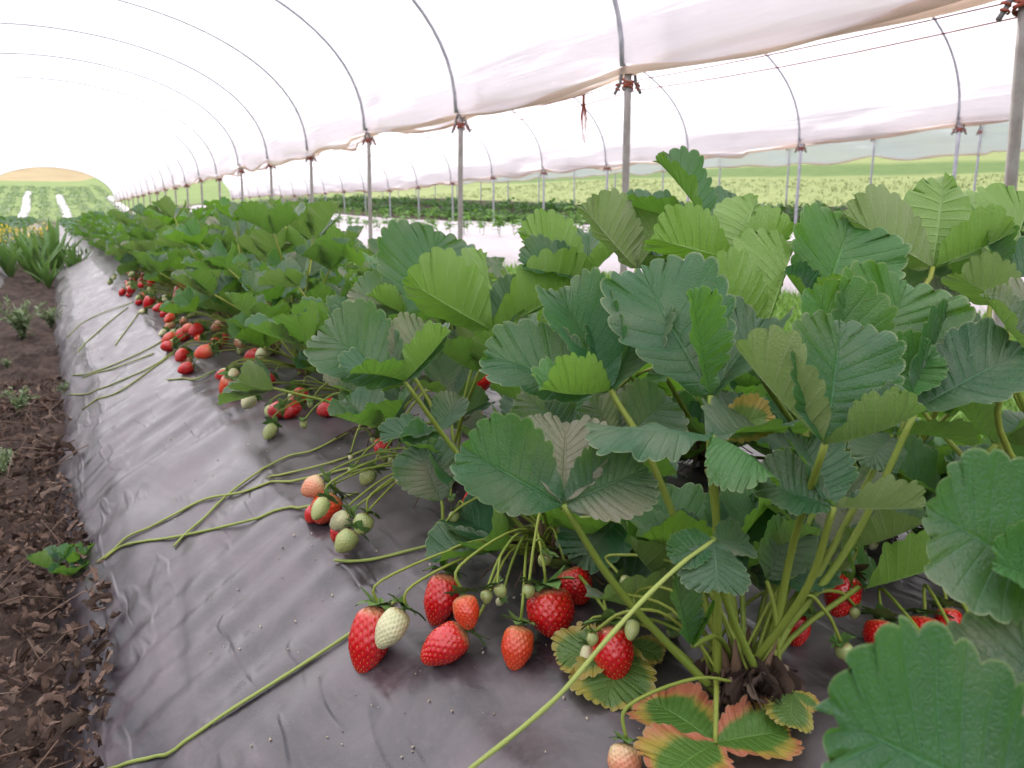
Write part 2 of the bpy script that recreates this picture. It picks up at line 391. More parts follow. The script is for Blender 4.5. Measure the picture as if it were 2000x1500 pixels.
for s in (-1, 1):
    a = np.linspace(0, 4*np.pi, 24); rb.add(*tube(np.stack([s*(.042+.004*np.linspace(0, 1, 24))+.014*np.cos(a), -s*.036+.014*np.sin(a), -.085-.045*np.linspace(0, 1, 24)], 1), .005, 5, False))
ROPE = rb.mesh('binding')
GROWS = [(row1, 'grey steel post with rope-bound clamp between the strawberry bed and seedling tunnel', 'posts between the first and second tunnel'),
         (row2, 'slimmer looking grey post beyond the pale seedling beds, below the second gutter', 'posts beyond the seedling beds'),
         (row3, 'distant grey post at the edge of the open green field', 'posts along the open field'),
         (row0, 'grey post carrying the film beyond the weedy furrow', 'posts beyond the weedy furrow')]
pm_cache = {}
PORD = ['first', 'second', 'third', 'fourth', 'fifth', 'sixth', 'seventh', 'eighth', 'ninth', 'tenth', 'eleventh', 'twelfth', 'thirteenth', 'fourteenth', 'fifteenth', 'sixteenth', 'seventeenth', 'eighteenth', 'nineteenth', 'twentieth', 'twenty-first', 'twenty-second', 'twenty-third', 'twenty-fourth', 'twenty-fifth', 'twenty-sixth']
for ri, (rows, lab, grp) in enumerate(GROWS):
    cnt = 0
    for (X, y, z) in rows:
        if y < .5 and not (ri == 1 and y > 3): continue
        gz = float(ground_z(X, y)); h = z-gz
        lean = 0.0
        if ri == 0: lean = -.085 if y < 2.5 else (-.008 if y < 4.5 else .02)
        root = link('tunnel_post', None, loc=(X-lean*h, y, gz)); root.empty_display_size = .1
        if ri == 0:
            lb_ = 'thick grey post standing closest to the shaded dark strawberry leaves' if y < 3 else ('grey post with clamp that the frayed twine hangs beside' if y < 5 else '%s clamped grey post past the frayed twine along the seedling tunnel' % PORD[cnt-2])
        elif ri in (1, 2): lb_ = '%s, %s along the row' % (['slim grey post beyond the pale seedling beds', 'distant grey post at the edge of the green field'][ri-1], PORD[cnt])
        else: lb_ = lab
        cnt += 1
        tag(root, lb_, 'post', grp)
        link('pole', post_mesh(h, lean), M['rust'] if ri == 0 else M['steel'], root)
        link('clamp', HOOK, M['hook'], root, (lean*h, 0, h)); link('binding', ROPE, M['rope'], root, (lean*h, 0, h))
def arch(xc, s, n=40, hw=HW, b=1.62, zl=1.40, zr=1.40, top=0.0, inset=.0):
    th = np.linspace(0, np.pi, n)
    x = -np.cos(th)*(hw-inset); zz = np.sin(th)**.92
    base = zl+(zr-zl)*(x+hw)/(2*hw)
    return np.stack([xc+x, np.zeros(n), base+(b-inset)*zz], 1)
TUN = [(0.0, row0, row1, 'first'), (6.0, row1, row2, 'second'), (12.0, row2, row3, 'third')]
def lerp_rows(rows, y):
    ys_ = [r[1] for r in rows]; zs_ = [r[2] for r in rows]; return float(np.interp(y, ys_, zs_))
for ti, (xc, ra, rb_, nm) in enumerate(TUN):
    hlab = ['grey steel hoop arching over the strawberry bed tunnel', 'grey steel hoop arching over the pale seedling beds', 'grey steel hoop of the outermost tunnel by the green field'][ti]
    for (X, y, z) in rb_:
        if y < -.6 or y > 49: continue
        zl = lerp_rows(ra, y); P = arch(xc, 1, 44, HW-.045, 1.60+.03*math.sin(y*3.1), zl, z)
        P[:, 1] += .05*np.sin(np.linspace(0, np.pi, 44))*math.sin(y*5.0)
        b = MB(); b.add(*tube(P, .0145, 7)); me = b.mesh('hoop')
        o = link('tunnel_hoop', me, M['steel'], loc=(0, y, 0)); hk = sum(1 for q in rb_ if -.6 <= q[1] < y); tag(o, '%s, %s along the tunnel' % (hlab, PORD[hk]), 'hoop', 'hoops of the %s tunnel' % nm)
    # film
    y0, y1 = -6.0, 49.0
    yy = np.concatenate([np.arange(y0, 16, .11), np.arange(16, y1, .3)]); nth = 84
    th = np.linspace(0, 1, nth); th = (th + .12*np.sin(2*np.pi*th)/(1)*-1*.5)    # denser at the edges
    th = np.clip(th, 0, 1)*np.pi
    V = np.zeros((len(yy), nth+8, 3)); phase = (rb_[0][1])
    for i, y in enumerate(yy):
        zl = lerp_rows(ra, y); zr = lerp_rows(rb_, y)
        fr = ((y-phase)/SP) % 1.0; sag = math.sin(math.pi*fr)
        x = -np.cos(th); zz = np.sin(th)**.92
        rad = .012-.035*sag
        base = zl+(zr-zl)*(x+1)/2
        xx = xc+x*(HW-.03+rad); z = base+(1.62+rad)*zz
        eR = np.exp(-(np.pi-th)*HW/.55); eL = np.exp(-th*HW/.55)
        w1 = np.sin(y*.9+zz*26+1.7*np.sin(y*.8+ti))*.5+np.sin(y*2.2-zz*47+ti)*.3+np.sin(y*5.3+zz*80)*.2
        xx += (eR+eL)*.020*w1*np.where(x > 0, 1, -1); z += (eR+eL)*.006*w1
        drop = -.03-.055*sag*(.6+.6*math.sin(y*.37+ti*2)**2)-(.05*math.sin(y*1.9)**2 if y > 9 else .0)
        # hanging edge below the post heads, both sides
        k = np.arange(1, 5)/4.0
        lft = np.stack([np.full(4, xx[0])+.015*np.sin(k*5+y*3), np.full(4, y), z[0]+drop*k], 1)[::-1]
        rgt = np.stack([np.full(4, xx[-1])-.02*np.sin(k*4+y*2.3), np.full(4, y), z[-1]+(drop-(.42 if ti == 2 else 0))*k], 1)
        V[i] = np.concatenate([lft, np.stack([xx, np.full(nth, y), z], 1), rgt])
    o = link('tunnel_film', make_mesh('tunnel_film', V.reshape(-1, 3), grid_faces(len(yy), nth+8)), M['film'])
    tag(o, ['translucent white plastic film over the strawberry bed tunnel', 'translucent white plastic film over the pale seedling beds', 'translucent white plastic film of the outermost tunnel'][ti], 'plastic film')
    # rolled hem along each lower edge
    for sd in (0, -1):
        E_ = V[:, sd].copy(); b = MB()
        rr = .013+.009*np.abs(np.sin(yy*1.3+ti+sd))+.004*np.sin(yy*7)
        E_[:, 2] += .012
        Vt, Ft = tube(E_, rr, 7); Vt[:, 0] = E_[:, 0].repeat(7)+(Vt[:, 0]-E_[:, 0].repeat(7))*.55
        b.add(Vt, Ft); link('hem', b.mesh('hem'), M['hem'], o)
# twine strung from post head to post head
for k, off in enumerate((-.035, .03)):
    P = []
    for a, c in zip(row1[:-1], row1[1:]):
        for u in np.linspace(0, 1, 7)[:-1]:
            P.append((3.05+.02*k, a[1]+(c[1]-a[1])*u, a[2]+(c[2]-a[2])*u-.10-off*.8-(.012+.008*k)*math.sin(math.pi*u)))
    b = MB(); b.add(*tube([p for p in P if -.5 < p[1] < 14], .0032, 5))
    tag(link('twine', b.mesh('twine'), M['rope']), ['upper red-brown twine strung between the post heads', 'lower red-brown twine strung between the post heads'][k], 'twine')
d = FW + (1140-1000)/FPX*RT - (190-750)/FPX*UP; pt = CAM + d*(3.06/d[0]); b = MB()
for k in range(9):
    e = pt+np.array([.02*R.uniform(-1, 1), .05*R.uniform(-1, .6), -.16-.13*R.random()])
    b.add(*tube(bez([pt, (pt+e)/2+np.array([0, .02*R.uniform(-1, 1), .0]), e], 7), np.linspace(.004, .0018, 7), 5))
b.add(*tube(bez([pt+np.array([0, 0, .02]), pt-np.array([0, .0, .05])], 3), .010, 6))
tag(link('frayed_twine', b.mesh('frayed_twine'), M['rope']), 'frayed red twine end dangling from the strung twine', 'twine')

# ------------------------------------------------------------------ leaflets
CPX = np.array([0, .13, .275, .405, .485, .49, .42, .245, 0.0]); CPY = np.array([0, .06, .185, .355, .555, .745, .895, .975, 1.0])
_t = np.linspace(0, 8, 400); _pts = bez(list(zip(CPX, CPY)), 400)
_s = np.concatenate([[0], np.cumsum(np.linalg.norm(np.diff(_pts, axis=0), axis=1))]); _s /= _s[-1]
def leaflet_geo(nt=9, spt=6, m=6, wid=.5, fold=.25, cup=.8, bend=.3, quilt=.014, ruffle=.02, amp=.042, seed=0, jag=1.0):
    r = np.random.default_rng(seed)
    t0 = .2; t = np.concatenate([np.linspace(0, t0, max(3, spt), endpoint=False), np.linspace(t0, 1, int((nt+.5)*spt)+1)])
    mx = np.interp(t, _s, _pts[:, 0])*(wid/.5); my = np.interp(t, _s, _pts[:, 1])
    tx = np.gradient(mx, t); ty = np.gradient(my, t); ln = np.hypot(tx, ty); tx /= ln; ty /= ln
    ph = (t-t0)/(1-t0)*(nt+.5); f = ph-np.floor(ph)
    bumpf = np.where(ph >= 0, 1-np.abs(2*f-1)**2.3, 0)
    tam = amp*1.0*jag*(.85+.3*r.random(nt+3))[np.clip(np.floor(ph).astype(int), 0, nt+2)]*sm(ph, -.2, 1.2)*(1-.35*sm(ph, nt-1.0, nt+.5))
    mx2 = mx+bumpf*tam*(ty+.55*tx); my2 = my+bumpf*tam*(-tx+.55*ty); mx2[-1] = 0
    ym = .93*np.clip((t-.02)/.98, 0, 1)**1.12
    s = np.linspace(0, 1, m+1)[None]
    X = mx2[:, None]*s; Y = ym[:, None]+(my2-ym)[:, None]*s
    env = np.sin(np.pi*np.clip(s, 0, 1)**.75)*.8+.35*s
    q = quilt*r.uniform(.25, .9)*(.4+1.1*r.random(nt+3))[np.clip(np.floor(ph+.5).astype(int), 0, nt+2)][:, None]*(np.abs(np.sin(np.pi*(ph-.5)))**.7-.6)[:, None]*env*(.7+.6*r.random((len(t), 1)))*np.where(ph >= -.2, 1, .3)[:, None]
    VV = []; FF = []; UU = []; n0 = 0
    for sd in (1, -1):
        fl = fold*(1+.25*r.uniform(-1, 1)); cu = cup*(1+.3*r.uniform(-1, 1)); cu = cu if abs(cu) > 1e-3 else 1e-3
        d_ = X
        x2 = (np.sin(fl+cu*d_)-np.sin(fl))/cu; z2 = (np.cos(fl)-np.cos(fl+cu*d_))/cu
        p1, p2 = r.uniform(0, 6, 2)
        z = z2+q+ruffle*s**2*(np.sin(ph*1.3+p1)+.6*np.sin(ph*2.9+p2))[:, None]
        bb = bend if abs(bend) > 1e-3 else 1e-3
        yb = np.sin(bb*Y)/bb-z*np.sin(bb*Y); zb = z*np.cos(bb*Y)+(1-np.cos(bb*Y))/bb
        VV.append(np.stack([sd*x2, yb, zb], -1).reshape(-1, 3))
        UU.append(np.stack([np.broadcast_to(ph[:, None], X.shape)+20, np.broadcast_to(s*sd, X.shape)], -1).reshape(-1, 2))
        g = grid_faces(len(t), m+1)+n0
        FF.append(g[:, ::-1] if sd == 1 else g); n0 += X.size
    V = np.concatenate(VV); tip = V[(len(t)-1)*(m+1)+m]
    a = math.atan2(tip[2], tip[1]); c, s_ = math.cos(a), math.sin(a)
    V = np.stack([V[:, 0], V[:, 1]*c+V[:, 2]*s_, -V[:, 1]*s_+V[:, 2]*c], 1)/math.hypot(tip[1], tip[2])
    return V, np.concatenate(FF), np.concatenate(UU)
def frame(B, T, N):
    y = T-B; L = np.linalg.norm(y); y = y/L; z = nrm(N-y*(N@y)); x = np.cross(y, z)
    return np.stack([x*L, y*L, z*L], 0)
def place(geo, B, T, N):
    V, F, U = geo; return V@frame(B, T, N)+B, F, U

# ------------------------------------------------------------------ berries
def berry_geo(L, Rr, seed, hi=True, lump=.06):
    r = np.random.default_rng(seed); na, nb = (84, 60) if hi else (26, 18)
    t = np.linspace(0, 1, nb); a = np.linspace(0, 2*np.pi, na, endpoint=False)
    prof = np.sin(np.pi*np.clip(t, 0, 1)**.90)**.62*(1.16-.36*t); prof /= prof.max()
    T, A = np.meshgrid(t, a, indexing='ij')
    p1, p2, p3 = r.uniform(0, 6, 3)
    lum = 1+lump*np.sin(2*A+p1)*np.sin(np.pi*T)+lump*.8*np.sin(3*A+p2+2*T)*T+lump*.5*np.sin(5*T*3+p3)
    rad = Rr*prof[:, None]*lum
    P = np.stack([rad*np.cos(A), rad*np.sin(A), -L*(.5*T+.25*(1-np.cos(np.pi*T))-.02)], -1)
    F = []
    for i in range(nb-1):
        for j in range(na): F.append((i*na+j, (i+1)*na+j, (i+1)*na+(j+1) % na, i*na+(j+1) % na))
    V = P.reshape(-1, 3); seeds = None
    nseed = 190
    k = np.arange(nseed); tt = .07+.89*((k+.5)/nseed)**.92; aa = (k*2.399963) % (2*np.pi)
    ti = np.clip((tt*(nb-1)).astype(int), 0, nb-1); ai = (aa/(2*np.pi)*na).astype(int) % na
    S = P[ti, ai]
    ctr = np.array([0, 0, -L*.45])
    nv = V-ctr*np.array([0, 0, 1.]); nv = V*np.array([1, 1, 0])/np.maximum(Rr*.3, 1e-6)+np.array([0, 0, 1.])*((V[:, 2]+L*.4)/L*1.1)[:, None]
    nv /= np.maximum(np.linalg.norm(nv, axis=1, keepdims=True), 1e-6)
    if hi:
        D = np.linalg.norm(V[:, None]-S[None], axis=2).min(1)
        sp = math.sqrt(2*math.pi*Rr*L*.75/nseed)
        dim = np.exp(-(D/(sp*.33))**2)
        V = V-nv*(dim*sp*.34)[:, None]
    ns = S*np.array([1, 1, 0])/(Rr*.3)+np.array([0, 0, 1.])*((S[:, 2]+L*.4)/L*1.1)[:, None]; ns /= np.linalg.norm(ns, axis=1, keepdims=True)
    return V, F, S-ns*(.00055 if hi else 0), ns
def seeds_geo(S, Nn, w):
    b = MB()
    for s, n in zip(S, Nn):
        y = nrm(np.array([0, 0, -1.])-n*(-n[2])); x = np.cross(y, n)
        V = [s+n*w*.75, s+y*w*1.35, s+x*w*.8, s-y*w*1.2, s-x*w*.8]
        b.add(V, [(0, 1, 4), (0, 4, 3), (0, 3, 2), (0, 2, 1)])
    return b.mesh('seeds')
def calyx_geo(Rr, seed, n=9, droop=.6):
    r = np.random.default_rng(seed); b = MB()
    for k in range(n):
        a = 2*math.pi*k/n+r.uniform(-.2, .2); L = Rr*r.uniform(.85, 1.3); w = L*.30; rows = 6
        V = []; el = r.uniform(-.45, 1.1)*droop
        for i in range(rows):
            u = i/(rows-1); ww = w*math.sin(math.pi*min(1, (u*.86+.14)))**.8
            rr = L*u; zz = .10*Rr+el*L*u*u+.12*L*math.sin(math.pi*u)
            for sgn, up in ((-1, .12*w), (0, -.05*w), (1, .12*w)):
                V.append((rr*math.cos(a)-sgn*ww*math.sin(a), rr*math.sin(a)+sgn*ww*math.cos(a), zz+up))
        b.add(V, grid_faces(rows, 3))
    b.add(*tube([(0, 0, -.05*Rr), (0, 0, .35*Rr)], [Rr*.16, Rr*.07], 6))
    return b.mesh('calyx')
SHAPES = []
for k, (l, rr) in enumerate([(1.75, 1), (1.45, 1), (1.2, 1), (1.55, 1)]):
    for hi in (True, False):
        V, F, S, Nn = berry_geo(l*.02, rr*.02, 40+k, hi, .05+.02*k)
        d_ = {'hi': hi, 'geo': (V, F), 'S': S, 'N': Nn, 'mesh': {}, 'ratio': l}
        d_['seeds'] = seeds_geo(S, Nn, .00042) if hi else None
        SHAPES.append(d_)
CAL = [calyx_geo(.02, 70+k, 8+k % 3) for k in range(4)]
def berry(parent, top, tip, width, kind, shape=None, hi=True, org=None, roll=None, calyx=True, calmat='calyx'):
    L = np.linalg.norm(tip-top); ax = (tip-top)/L
    if shape is None:
        rat = L/(width/2); c = [0, 1, 2, 3]; shape = min(c, key=lambda i: abs(SHAPES[2*i]['ratio']-rat)+R.random()*.15)
    sh = SHAPES[2*shape+(0 if hi else 1)]
    if kind not in sh['mesh']:
        sh['mesh'][kind] = make_mesh('strawberry', *sh['geo']); sh['mesh'][kind].materials.append(M[kind])
    o = link('strawberry', sh['mesh'][kind], None, parent)
    q = Vector(ax).to_track_quat('-Z', 'Y'); rl = R.uniform(0, 6.28) if roll is None else roll
    from mathutils import Quaternion
    o.rotation_mode = 'QUATERNION'; o.rotation_quaternion = q @ Quaternion((0, 0, 1), rl)
    sw = width/.04; sl = L/(sh['ratio']*.02)
    o.scale = (sw, sw, sl); o.location = Vector(top - (org if org is not None else 0))
    if hi:
        sm_ = sh['seeds']; key = 'y' if kind in ('ripe', 'orange') else 'd'
        if len(sm_.materials) == 0: sm_.materials.append(M['seed_y'])
        so = link('seeds', sm_, None, o); so['kind'] = 'stuff'
        so.material_slots[0].link = 'OBJECT'; so.material_slots[0].material = M['seed_y'] if key == 'y' else M['seed_d']
    if calyx:
        c = CAL[R.randrange(4)]
        if len(c.materials) == 0: c.materials.append(M['calyx'])
        co = link('calyx', c, None, o); kk = 1.2 if kind in ('ripe', 'orange', 'peach') else 1.45; co.scale = (kk, kk, kk*sw/sl)
        if calmat != 'calyx':
            co.material_slots[0].link = 'OBJECT'; co.material_slots[0].material = M[calmat]
    return o

# ------------------------------------------------------------------ hero strawberry plants
PL = {}
def plant(key, x, y, label):
    z = float(bed_z(x, y)); o = link('strawberry_plant', None, loc=(x, y, z)); o.empty_display_size = .05
    tag(o, label, 'strawberry plant', 'strawberry plants on the fruiting bed'); PL[key] = (o, np.array([x, y, z]))
    return o
plant('Z', .40, .135, 'strawberry plant whose big leaf overlaps three half hidden ripe berries')
plant('A', .43, .40, 'tall strawberry plant with red and yellow turning leaf at its base')
plant('B', .43, .68, 'strawberry plant with a bunch of large ripe berries lying on the mulch')
plant('C', .44, .95, 'strawberry plant with a runner and hanging cluster of green berries')
plant('D', .45, 1.22, 'strawberry plant with one small ripe berry hanging above crossing runners')
plant('Q', .80, .30, 'strawberry plant with shaded dark leaves beside the grass strip')
plant('S', .80, .56, 'strawberry plant with upright pale-backed leaves in front of the pale film')
plant('T', .80, .84, 'strawberry plant behind the berry bunch with tallest upright leaf')
plant('U', .80, 1.12, 'strawberry plant with bright leaf undersides next to the dusty leaf')
CROWN = MB()
for k in range(9):
    a = k*.7; CROWN.add(*tube(bez([(0, 0, -.01), (.012*math.cos(a), .012*math.sin(a), .015), (.022*math.cos(a), .022*math.sin(a), .036+.01*(k % 3))], 5), [.007, .007, .006, .004, .001], 5))
CROWNM = CROWN.mesh('crown')
for k in PL: link('crown', CROWNM, M['brown'], PL[k][0])

hairb = []
def leaf(key, hub, Z, lets, mid=None, r=.0029, mat='leaf', base_off=None, stalk=True, nb=None):
    """hub pixel + depth; lets: (tip px, tip py, dZ, (r,u,t) facing, width, fold, cup, bend, material)"""
    root, org = PL[key]; H_ = at(hub[0], hub[1], Z)
    base = org+np.array([R.uniform(-.02, .02), R.uniform(-.02, .02), .005])
    if base_off is not None: base = org+np.array(base_off)
    m = at(*mid) if mid is not None else base*.5+H_*.5+np.array([0, 0, .02])
    b = MB()
    if stalk: b.add(*tube(bez([base, m, H_], 14), np.linspace(r*1.15, r*.8, 14), 8))
    else: b.add(*tube(bez([H_+np.array([0, 0, -.03]), H_], 4), r*.8, 7))
    hr = np.random.default_rng(int(hub[0]*3+hub[1])); C_ = bez([base, m, H_], 60) if stalk else bez([H_+np.array([0, 0, -.03]), H_], 60)
    for q in range(150):
        i_ = hr.integers(1, 59); T_ = nrm(C_[i_+1]-C_[i_-1] if i_ < 59 else C_[i_]-C_[i_-1]); n_ = hr.normal(size=3); n_ = nrm(n_-T_*(n_@T_)); p_ = C_[i_]+n_*r*.85; sd_ = T_*.00016
        b.add([p_-sd_, p_+sd_, p_+n_*hr.uniform(.0010, .0022)+T_*hr.uniform(-.0006, .0006)], [(0, 1, 2)])
    V = np.concatenate(b.V)-org; me = make_mesh('leaf', V, b.F)
    lo = link('leaf', me, M['petiole'], root)
    for k, s in enumerate(lets):
        px, py, dz, N, wid, fold, cup, bend = s[:8]; mt = s[8] if len(s) > 8 else mat
        Bp = H_; T = at(px, py, Z+dz)
        big = np.linalg.norm(T-H_)*FPX/Z
        geo = leaflet_geo(8+(k+int(px)) % 3, 8 if big > 120 else 6, 8, wid*.95, fold*1.35+.04*(fold > 0), cup*1.5, bend, .016, .034, .046, int(px*7+py))
        V, F, U = place(geo, Bp, T, cvec(*N))
        link('leaflet', make_mesh('leaflet', V-org, F, U), M[mt], lo)
    return lo

# plant Z : the big near leaf and the one above it
leaf('Z', (2085, 1615), .31, [(1585, 1385, .0, (.0, .55, .85), .47, .12, .35, .25), (1985, 1195, .05, (-.5, .3, .8), .5, .3, .6, .2, 'dusty'), (2050, 1760, -.03, (0, .6, .8), .5, .2, .5, .2)])
leaf('Z', (2085, 1150), .37, [(1806, 985, .0, (.1, .35, .95), .56, .12, .3, .2), (1944, 1092, -.015, (.2, .5, .8), .5, .25, .5, .2, 'fresh'), (2100, 900, .03, (-.3, .2, .9), .5, .2, .5, .2)])
# plant A
leaf('A', (1611, 868), .52, [(1642, 622, .015, (.12, .18, .95), .50, .16, .35, -.15, 'leaf'), (1436, 672, .02, (.75, .65, -.15), .46, .30, .7, .2, 'dusty'), (1812, 800, -.02, (-.10, .86, .12), .47, .55, 1.1, .5, 'leaf')], mid=(1545, 1080, .60))
leaf('A', (1688, 775), .63, [(1588, 556, .0, (.15, .1, .95), .48, .25, .5, .2, 'fresh'), (1768, 552, .03, (-.1, .1, .98), .60, .2, .4, .1, 'fresh'), (1836, 690, -.02, (-.35, .35, .85), .50, .25, .4, .1, 'fresh')], mid=(1585, 1010, .64))
leaf('A', (1598, 612), .73, [(1660, 432, .02, (.10, .12, .98), .62, .15, .45, -.2, 'fresh'), (1530, 530, -.02, (.4, .5, .7), .45, .3, .6, .2, 'leaf'), (1672, 545, -.05, (-.2, .75, -.65), .42, .4, .8, .3, 'fresh')], mid=(1560, 950, .70))
leaf('A', (1628, 990), .545, [(1472, 930, .01, (.1, .62, .75), .50, .25, .45, .3, 'leaf'), (1806, 996, .0, (-.1, .90, -.42), .40, .45, .7, .15, 'dusty'), (1560, 846, .05, (.35, .25, .9), .44, .25, .5, .1, 'leaf')], mid=(1570, 1160, .58))
leaf('A', (1392, 852), .56, [(1514, 930, -.045, (.25, .88, .42), .58, -.25, -.9, -.55, 'fresh'), (1142, 834, .0, (-.05, .93, .30), .36, -.15, -.5, -.15, 'leaf'), (1530, 842, .07, (.1, .9, .1), .45, .2, .4, -.2, 'leaf')], mid=(1400, 1060, .59))
leaf('A', (1388, 772), .62, [(1346, 562, -.02, (.42, .12, .88), .27, .42, .7, .15, 'fresh'), (1250, 515, .05, (.10, .15, .95), .43, .15, .35, .15, 'leaf'), (1492, 622, .05, (-.45, .3, .8), .48, .35, .6, .1, 'dusty')], mid=(1392, 960, .62))
leaf('A', (1100, 985), .56, [(900, 868, .0, (.12, .42, .9), .50, .22, .55, .25, 'leaf'), (1105, 822, .045, (.0, .15, .98), .50, .18, .3, -.1, 'dusty'), (1266, 912, .01, (-.15, .25, .95), .52, .2, .45, .15, 'dusty')], mid=(1215, 1160, .59), base_off=(-.02, 0, .0))
leaf('A', (1192, 762), .64, [(942, 690, .0, (.1, .55, .82), .38, .22, .45, .1, 'leaf'), (1090, 562, .045, (.25, .2, .92), .44, .45, .5, -.1, 'leaf'), (1252, 608, .05, (-.2, .4, .85), .52, .35, .6, .3, 'leaf'), (1052, 764, -.06, (.1, .9, -.35), .40, .5, 1.1, .4, 'fresh')], mid=(1285, 930, .63))
leaf('A', (1392, 1052), .545, [(1402, 1156, -.03, (.05, .75, .65), .62, -.1, -.3, -.3, 'dusty'), (1308, 1092, -.01, (.3, .6, .7), .45, .25, .5, .1, 'leaf'), (1466, 1062, .02, (-.2, .6, .75), .45, .1, .3, .1, 'dusty')], mid=(1420, 1180, .58))
leaf('A', (1498, 1134), .62, [(1545, 1016, .01, (.1, .2, .95), .56, .25, .5, .1, 'leaf'), (1600, 1090, .04, (-.3, .3, .9), .5, .3, .5, .1)], r=.002)
leaf('A', (1352, 1262), .575, [(1322, 1122, -.01, (.55, .2, .8), .30, .3, .6, .15, 'leaf'), (1395, 1170, .0, (-.4, .1, .9), .28, .9, 1.2, .1, 'fresh')], r=.002)
leaf('A', (1397, 852), .62, [(1508, 805, .0, (-.05, .4, .9), .44, .2, .4, -.4, 'yellow'), (1410, 760, .03, (.1, .3, .9), .45, .2, .5, .1, 'leaf')], r=.002)
leaf('A', (1790, 800), .60, [(2010, 690, .0, (.0, .75, .55), .44, .15, .4, -.2, 'leaf'), (1880, 640, .05, (.1, .3, .9), .45, .3, .5, .2, 'leaf')], mid=(1650, 1080, .62))
leaf('A', (1742, 850), .64, [(1906, 870, -.02, (.1, .92, -.2), .46, .15, .3, -.5, 'leaf'), (1690, 915, -.02, (.1, .8, .5), .5, .1, .4, -.4, 'leaf')], mid=(1610, 1100, .64))
# leaves lying on the mulch around plant A
p_, zf = hit_bed(1397, 1452, .012)
leaf('A', (1397, 1452), zf, [(1262, 1362, .05, (.05, .93, .36), .52, .05, .2, -.3, 'autumn'), (1545, 1432, .01, (-.02, .9, .42), .52, .1, .3, -.2, 'autumn'), (1290, 1530, -.045, (.0, .93, .36), .52, .05, .2, -.25, 'autumn')], r=.002)
p_, zf = hit_bed(1225, 1290, .008)
leaf('B', (1225, 1255), zf+.01, [(1085, 1290, -.01, (.0, .92, .38), .52, .02, .1, -.15, 'yellow'), (1180, 1385, -.055, (.0, .92, .38), .5, .02, .1, -.15, 'yellow'), (1296, 1285, -.01, (-.1, .9, .4), .5, .05, .1, -.1, 'yellow')], r=.0018)
p_, zf = hit_bed(1540, 1350, .02)
leaf('A', (1548, 1352), zf, [(1540, 1420, -.03, (.1, .8, .5), .5, -.1, -.3, -.3, 'yellow'), (1600, 1380, -.01, (-.2, .8, .5), .4, -.1, -.3, -.3, 'autumn')], r=.0015)
# plant B / C / D
leaf('B', (790, 745), .82, [(622, 640, .0, (.12, .45, .88), .52, .2, .5, .2, 'leaf'), (835, 628, .04, (.05, .3, .95), .52, .3, .5, .15, 'dusty'), (884, 648, -.01, (-.62, .55, -.35), .38, .4, .6, .2, 'fresh'), (676, 728, -.06, (.1, .9, .1), .42, .25, .7, -.3, 'leaf')], mid=(905, 900, .86))
leaf('C', (855, 842), .92, [(742, 858, -.01, (.1, .9, .4), .44, .15, .4, -.2, 'leaf'), (898, 772, .02, (-.2, .3, .9), .5, .2, .4, .2, 'dusty')], r=.0022)
leaf('B', (862, 978), .86, [(815, 866, .01, (.1, .35, .93), .58, .08, .2, .1, 'dusty')], mid=(885, 1045, .86), r=.0022)
leaf('B', (1240, 985), .80, [(1130, 1110, -.03, (0, .9, .4), .5, .1, .3, -.2, 'leaf'), (1290, 1060, -.01, (0, .8, .6), .5, .1, .3, -.2, 'leaf')], r=.002)
leaf('B', (940, 1035), .90, [(850, 1060, -.02, (.05, .92, .35), .52, .1, .3, -.2, 'leaf'), (1010, 1020, .0, (-.1, .85, .5), .5, .1, .3, -.2, 'yellow')], r=.002)
leaf('U', (962, 645), .96, [(786, 545, -.02, (.12, .72, -.68), .50, .25, .6, .25, 'fresh'), (952, 492, .05, (-.85, .25, -.25), .44, .3, .5, .1, 'fresh'), (1172, 538, .0, (-.15, .80, -.55), .40, .35, .6, .2, 'fresh'), (1035, 560, .05, (-.2, .5, .8), .42, .3, .5, .1, 'dusty')], mid=(985, 700, .98))
leaf('D', (792, 612), 1.08, [(862, 452, .03, (.05, .22, .97), .60, .15, .4, .0, 'leaf'), (686, 562, .0, (.2, .5, .85), .46, .25, .5, .15, 'dusty'), (722, 572, -.04, (.1, .85, -.5), .42, .4, .8, .3, 'fresh')], mid=(800, 720, 1.15))
leaf('T', (1150, 535), .97, [(1010, 508, -.01, (.1, .6, .75), .44, .25, .5, .1, 'leaf'), (1018, 442, .03, (.1, .7, -.6), .40, .3, .5, .1, 'fresh'), (1150, 448, .05, (.0, .35, .92), .6, .3, .5, .2, 'leaf'), (1212, 480, -.03, (-.1, .9, -.3), .4, .5, .8, .2, 'fresh')], mid=(1160, 640, 1.0))
leaf('T', (1244, 525), .86, [(1136, 396, .0, (.45, .65, -.55), .46, .25, .5, .2, 'dusty'), (1306, 420, .03, (-.35, .55, -.7), .52, .3, .5, .2, 'dusty'), (1380, 500, .05, (-.4, .7, .3), .45, .3, .5, .1, 'leaf')], mid=(1240, 620, .9))
leaf('T', (1382, 440), .86, [(1280, 308, .0, (.75, .3, .60), .40, .55, .6, -.25, 'leaf'), (1216, 400, .0, (.1, .85, .35), .40, .35, .6, .1, 'leaf'), (1448, 385, .05, (-.2, .5, .8), .46, .2, .4, .1, 'leaf')], mid=(1370, 560, .9))
leaf('S', (1430, 505), .76, [(1270, 462, -.02, (.10, .75, -.62), .48, .3, .6, .2, 'fresh'), (1482, 382, .02, (.10, .45, -.85), .56, .35, .6, .25, 'fresh'), (1552, 448, .0, (-.35, .65, -.6), .52, .3, .6, .2, 'fresh')], mid=(1430, 620, .8))
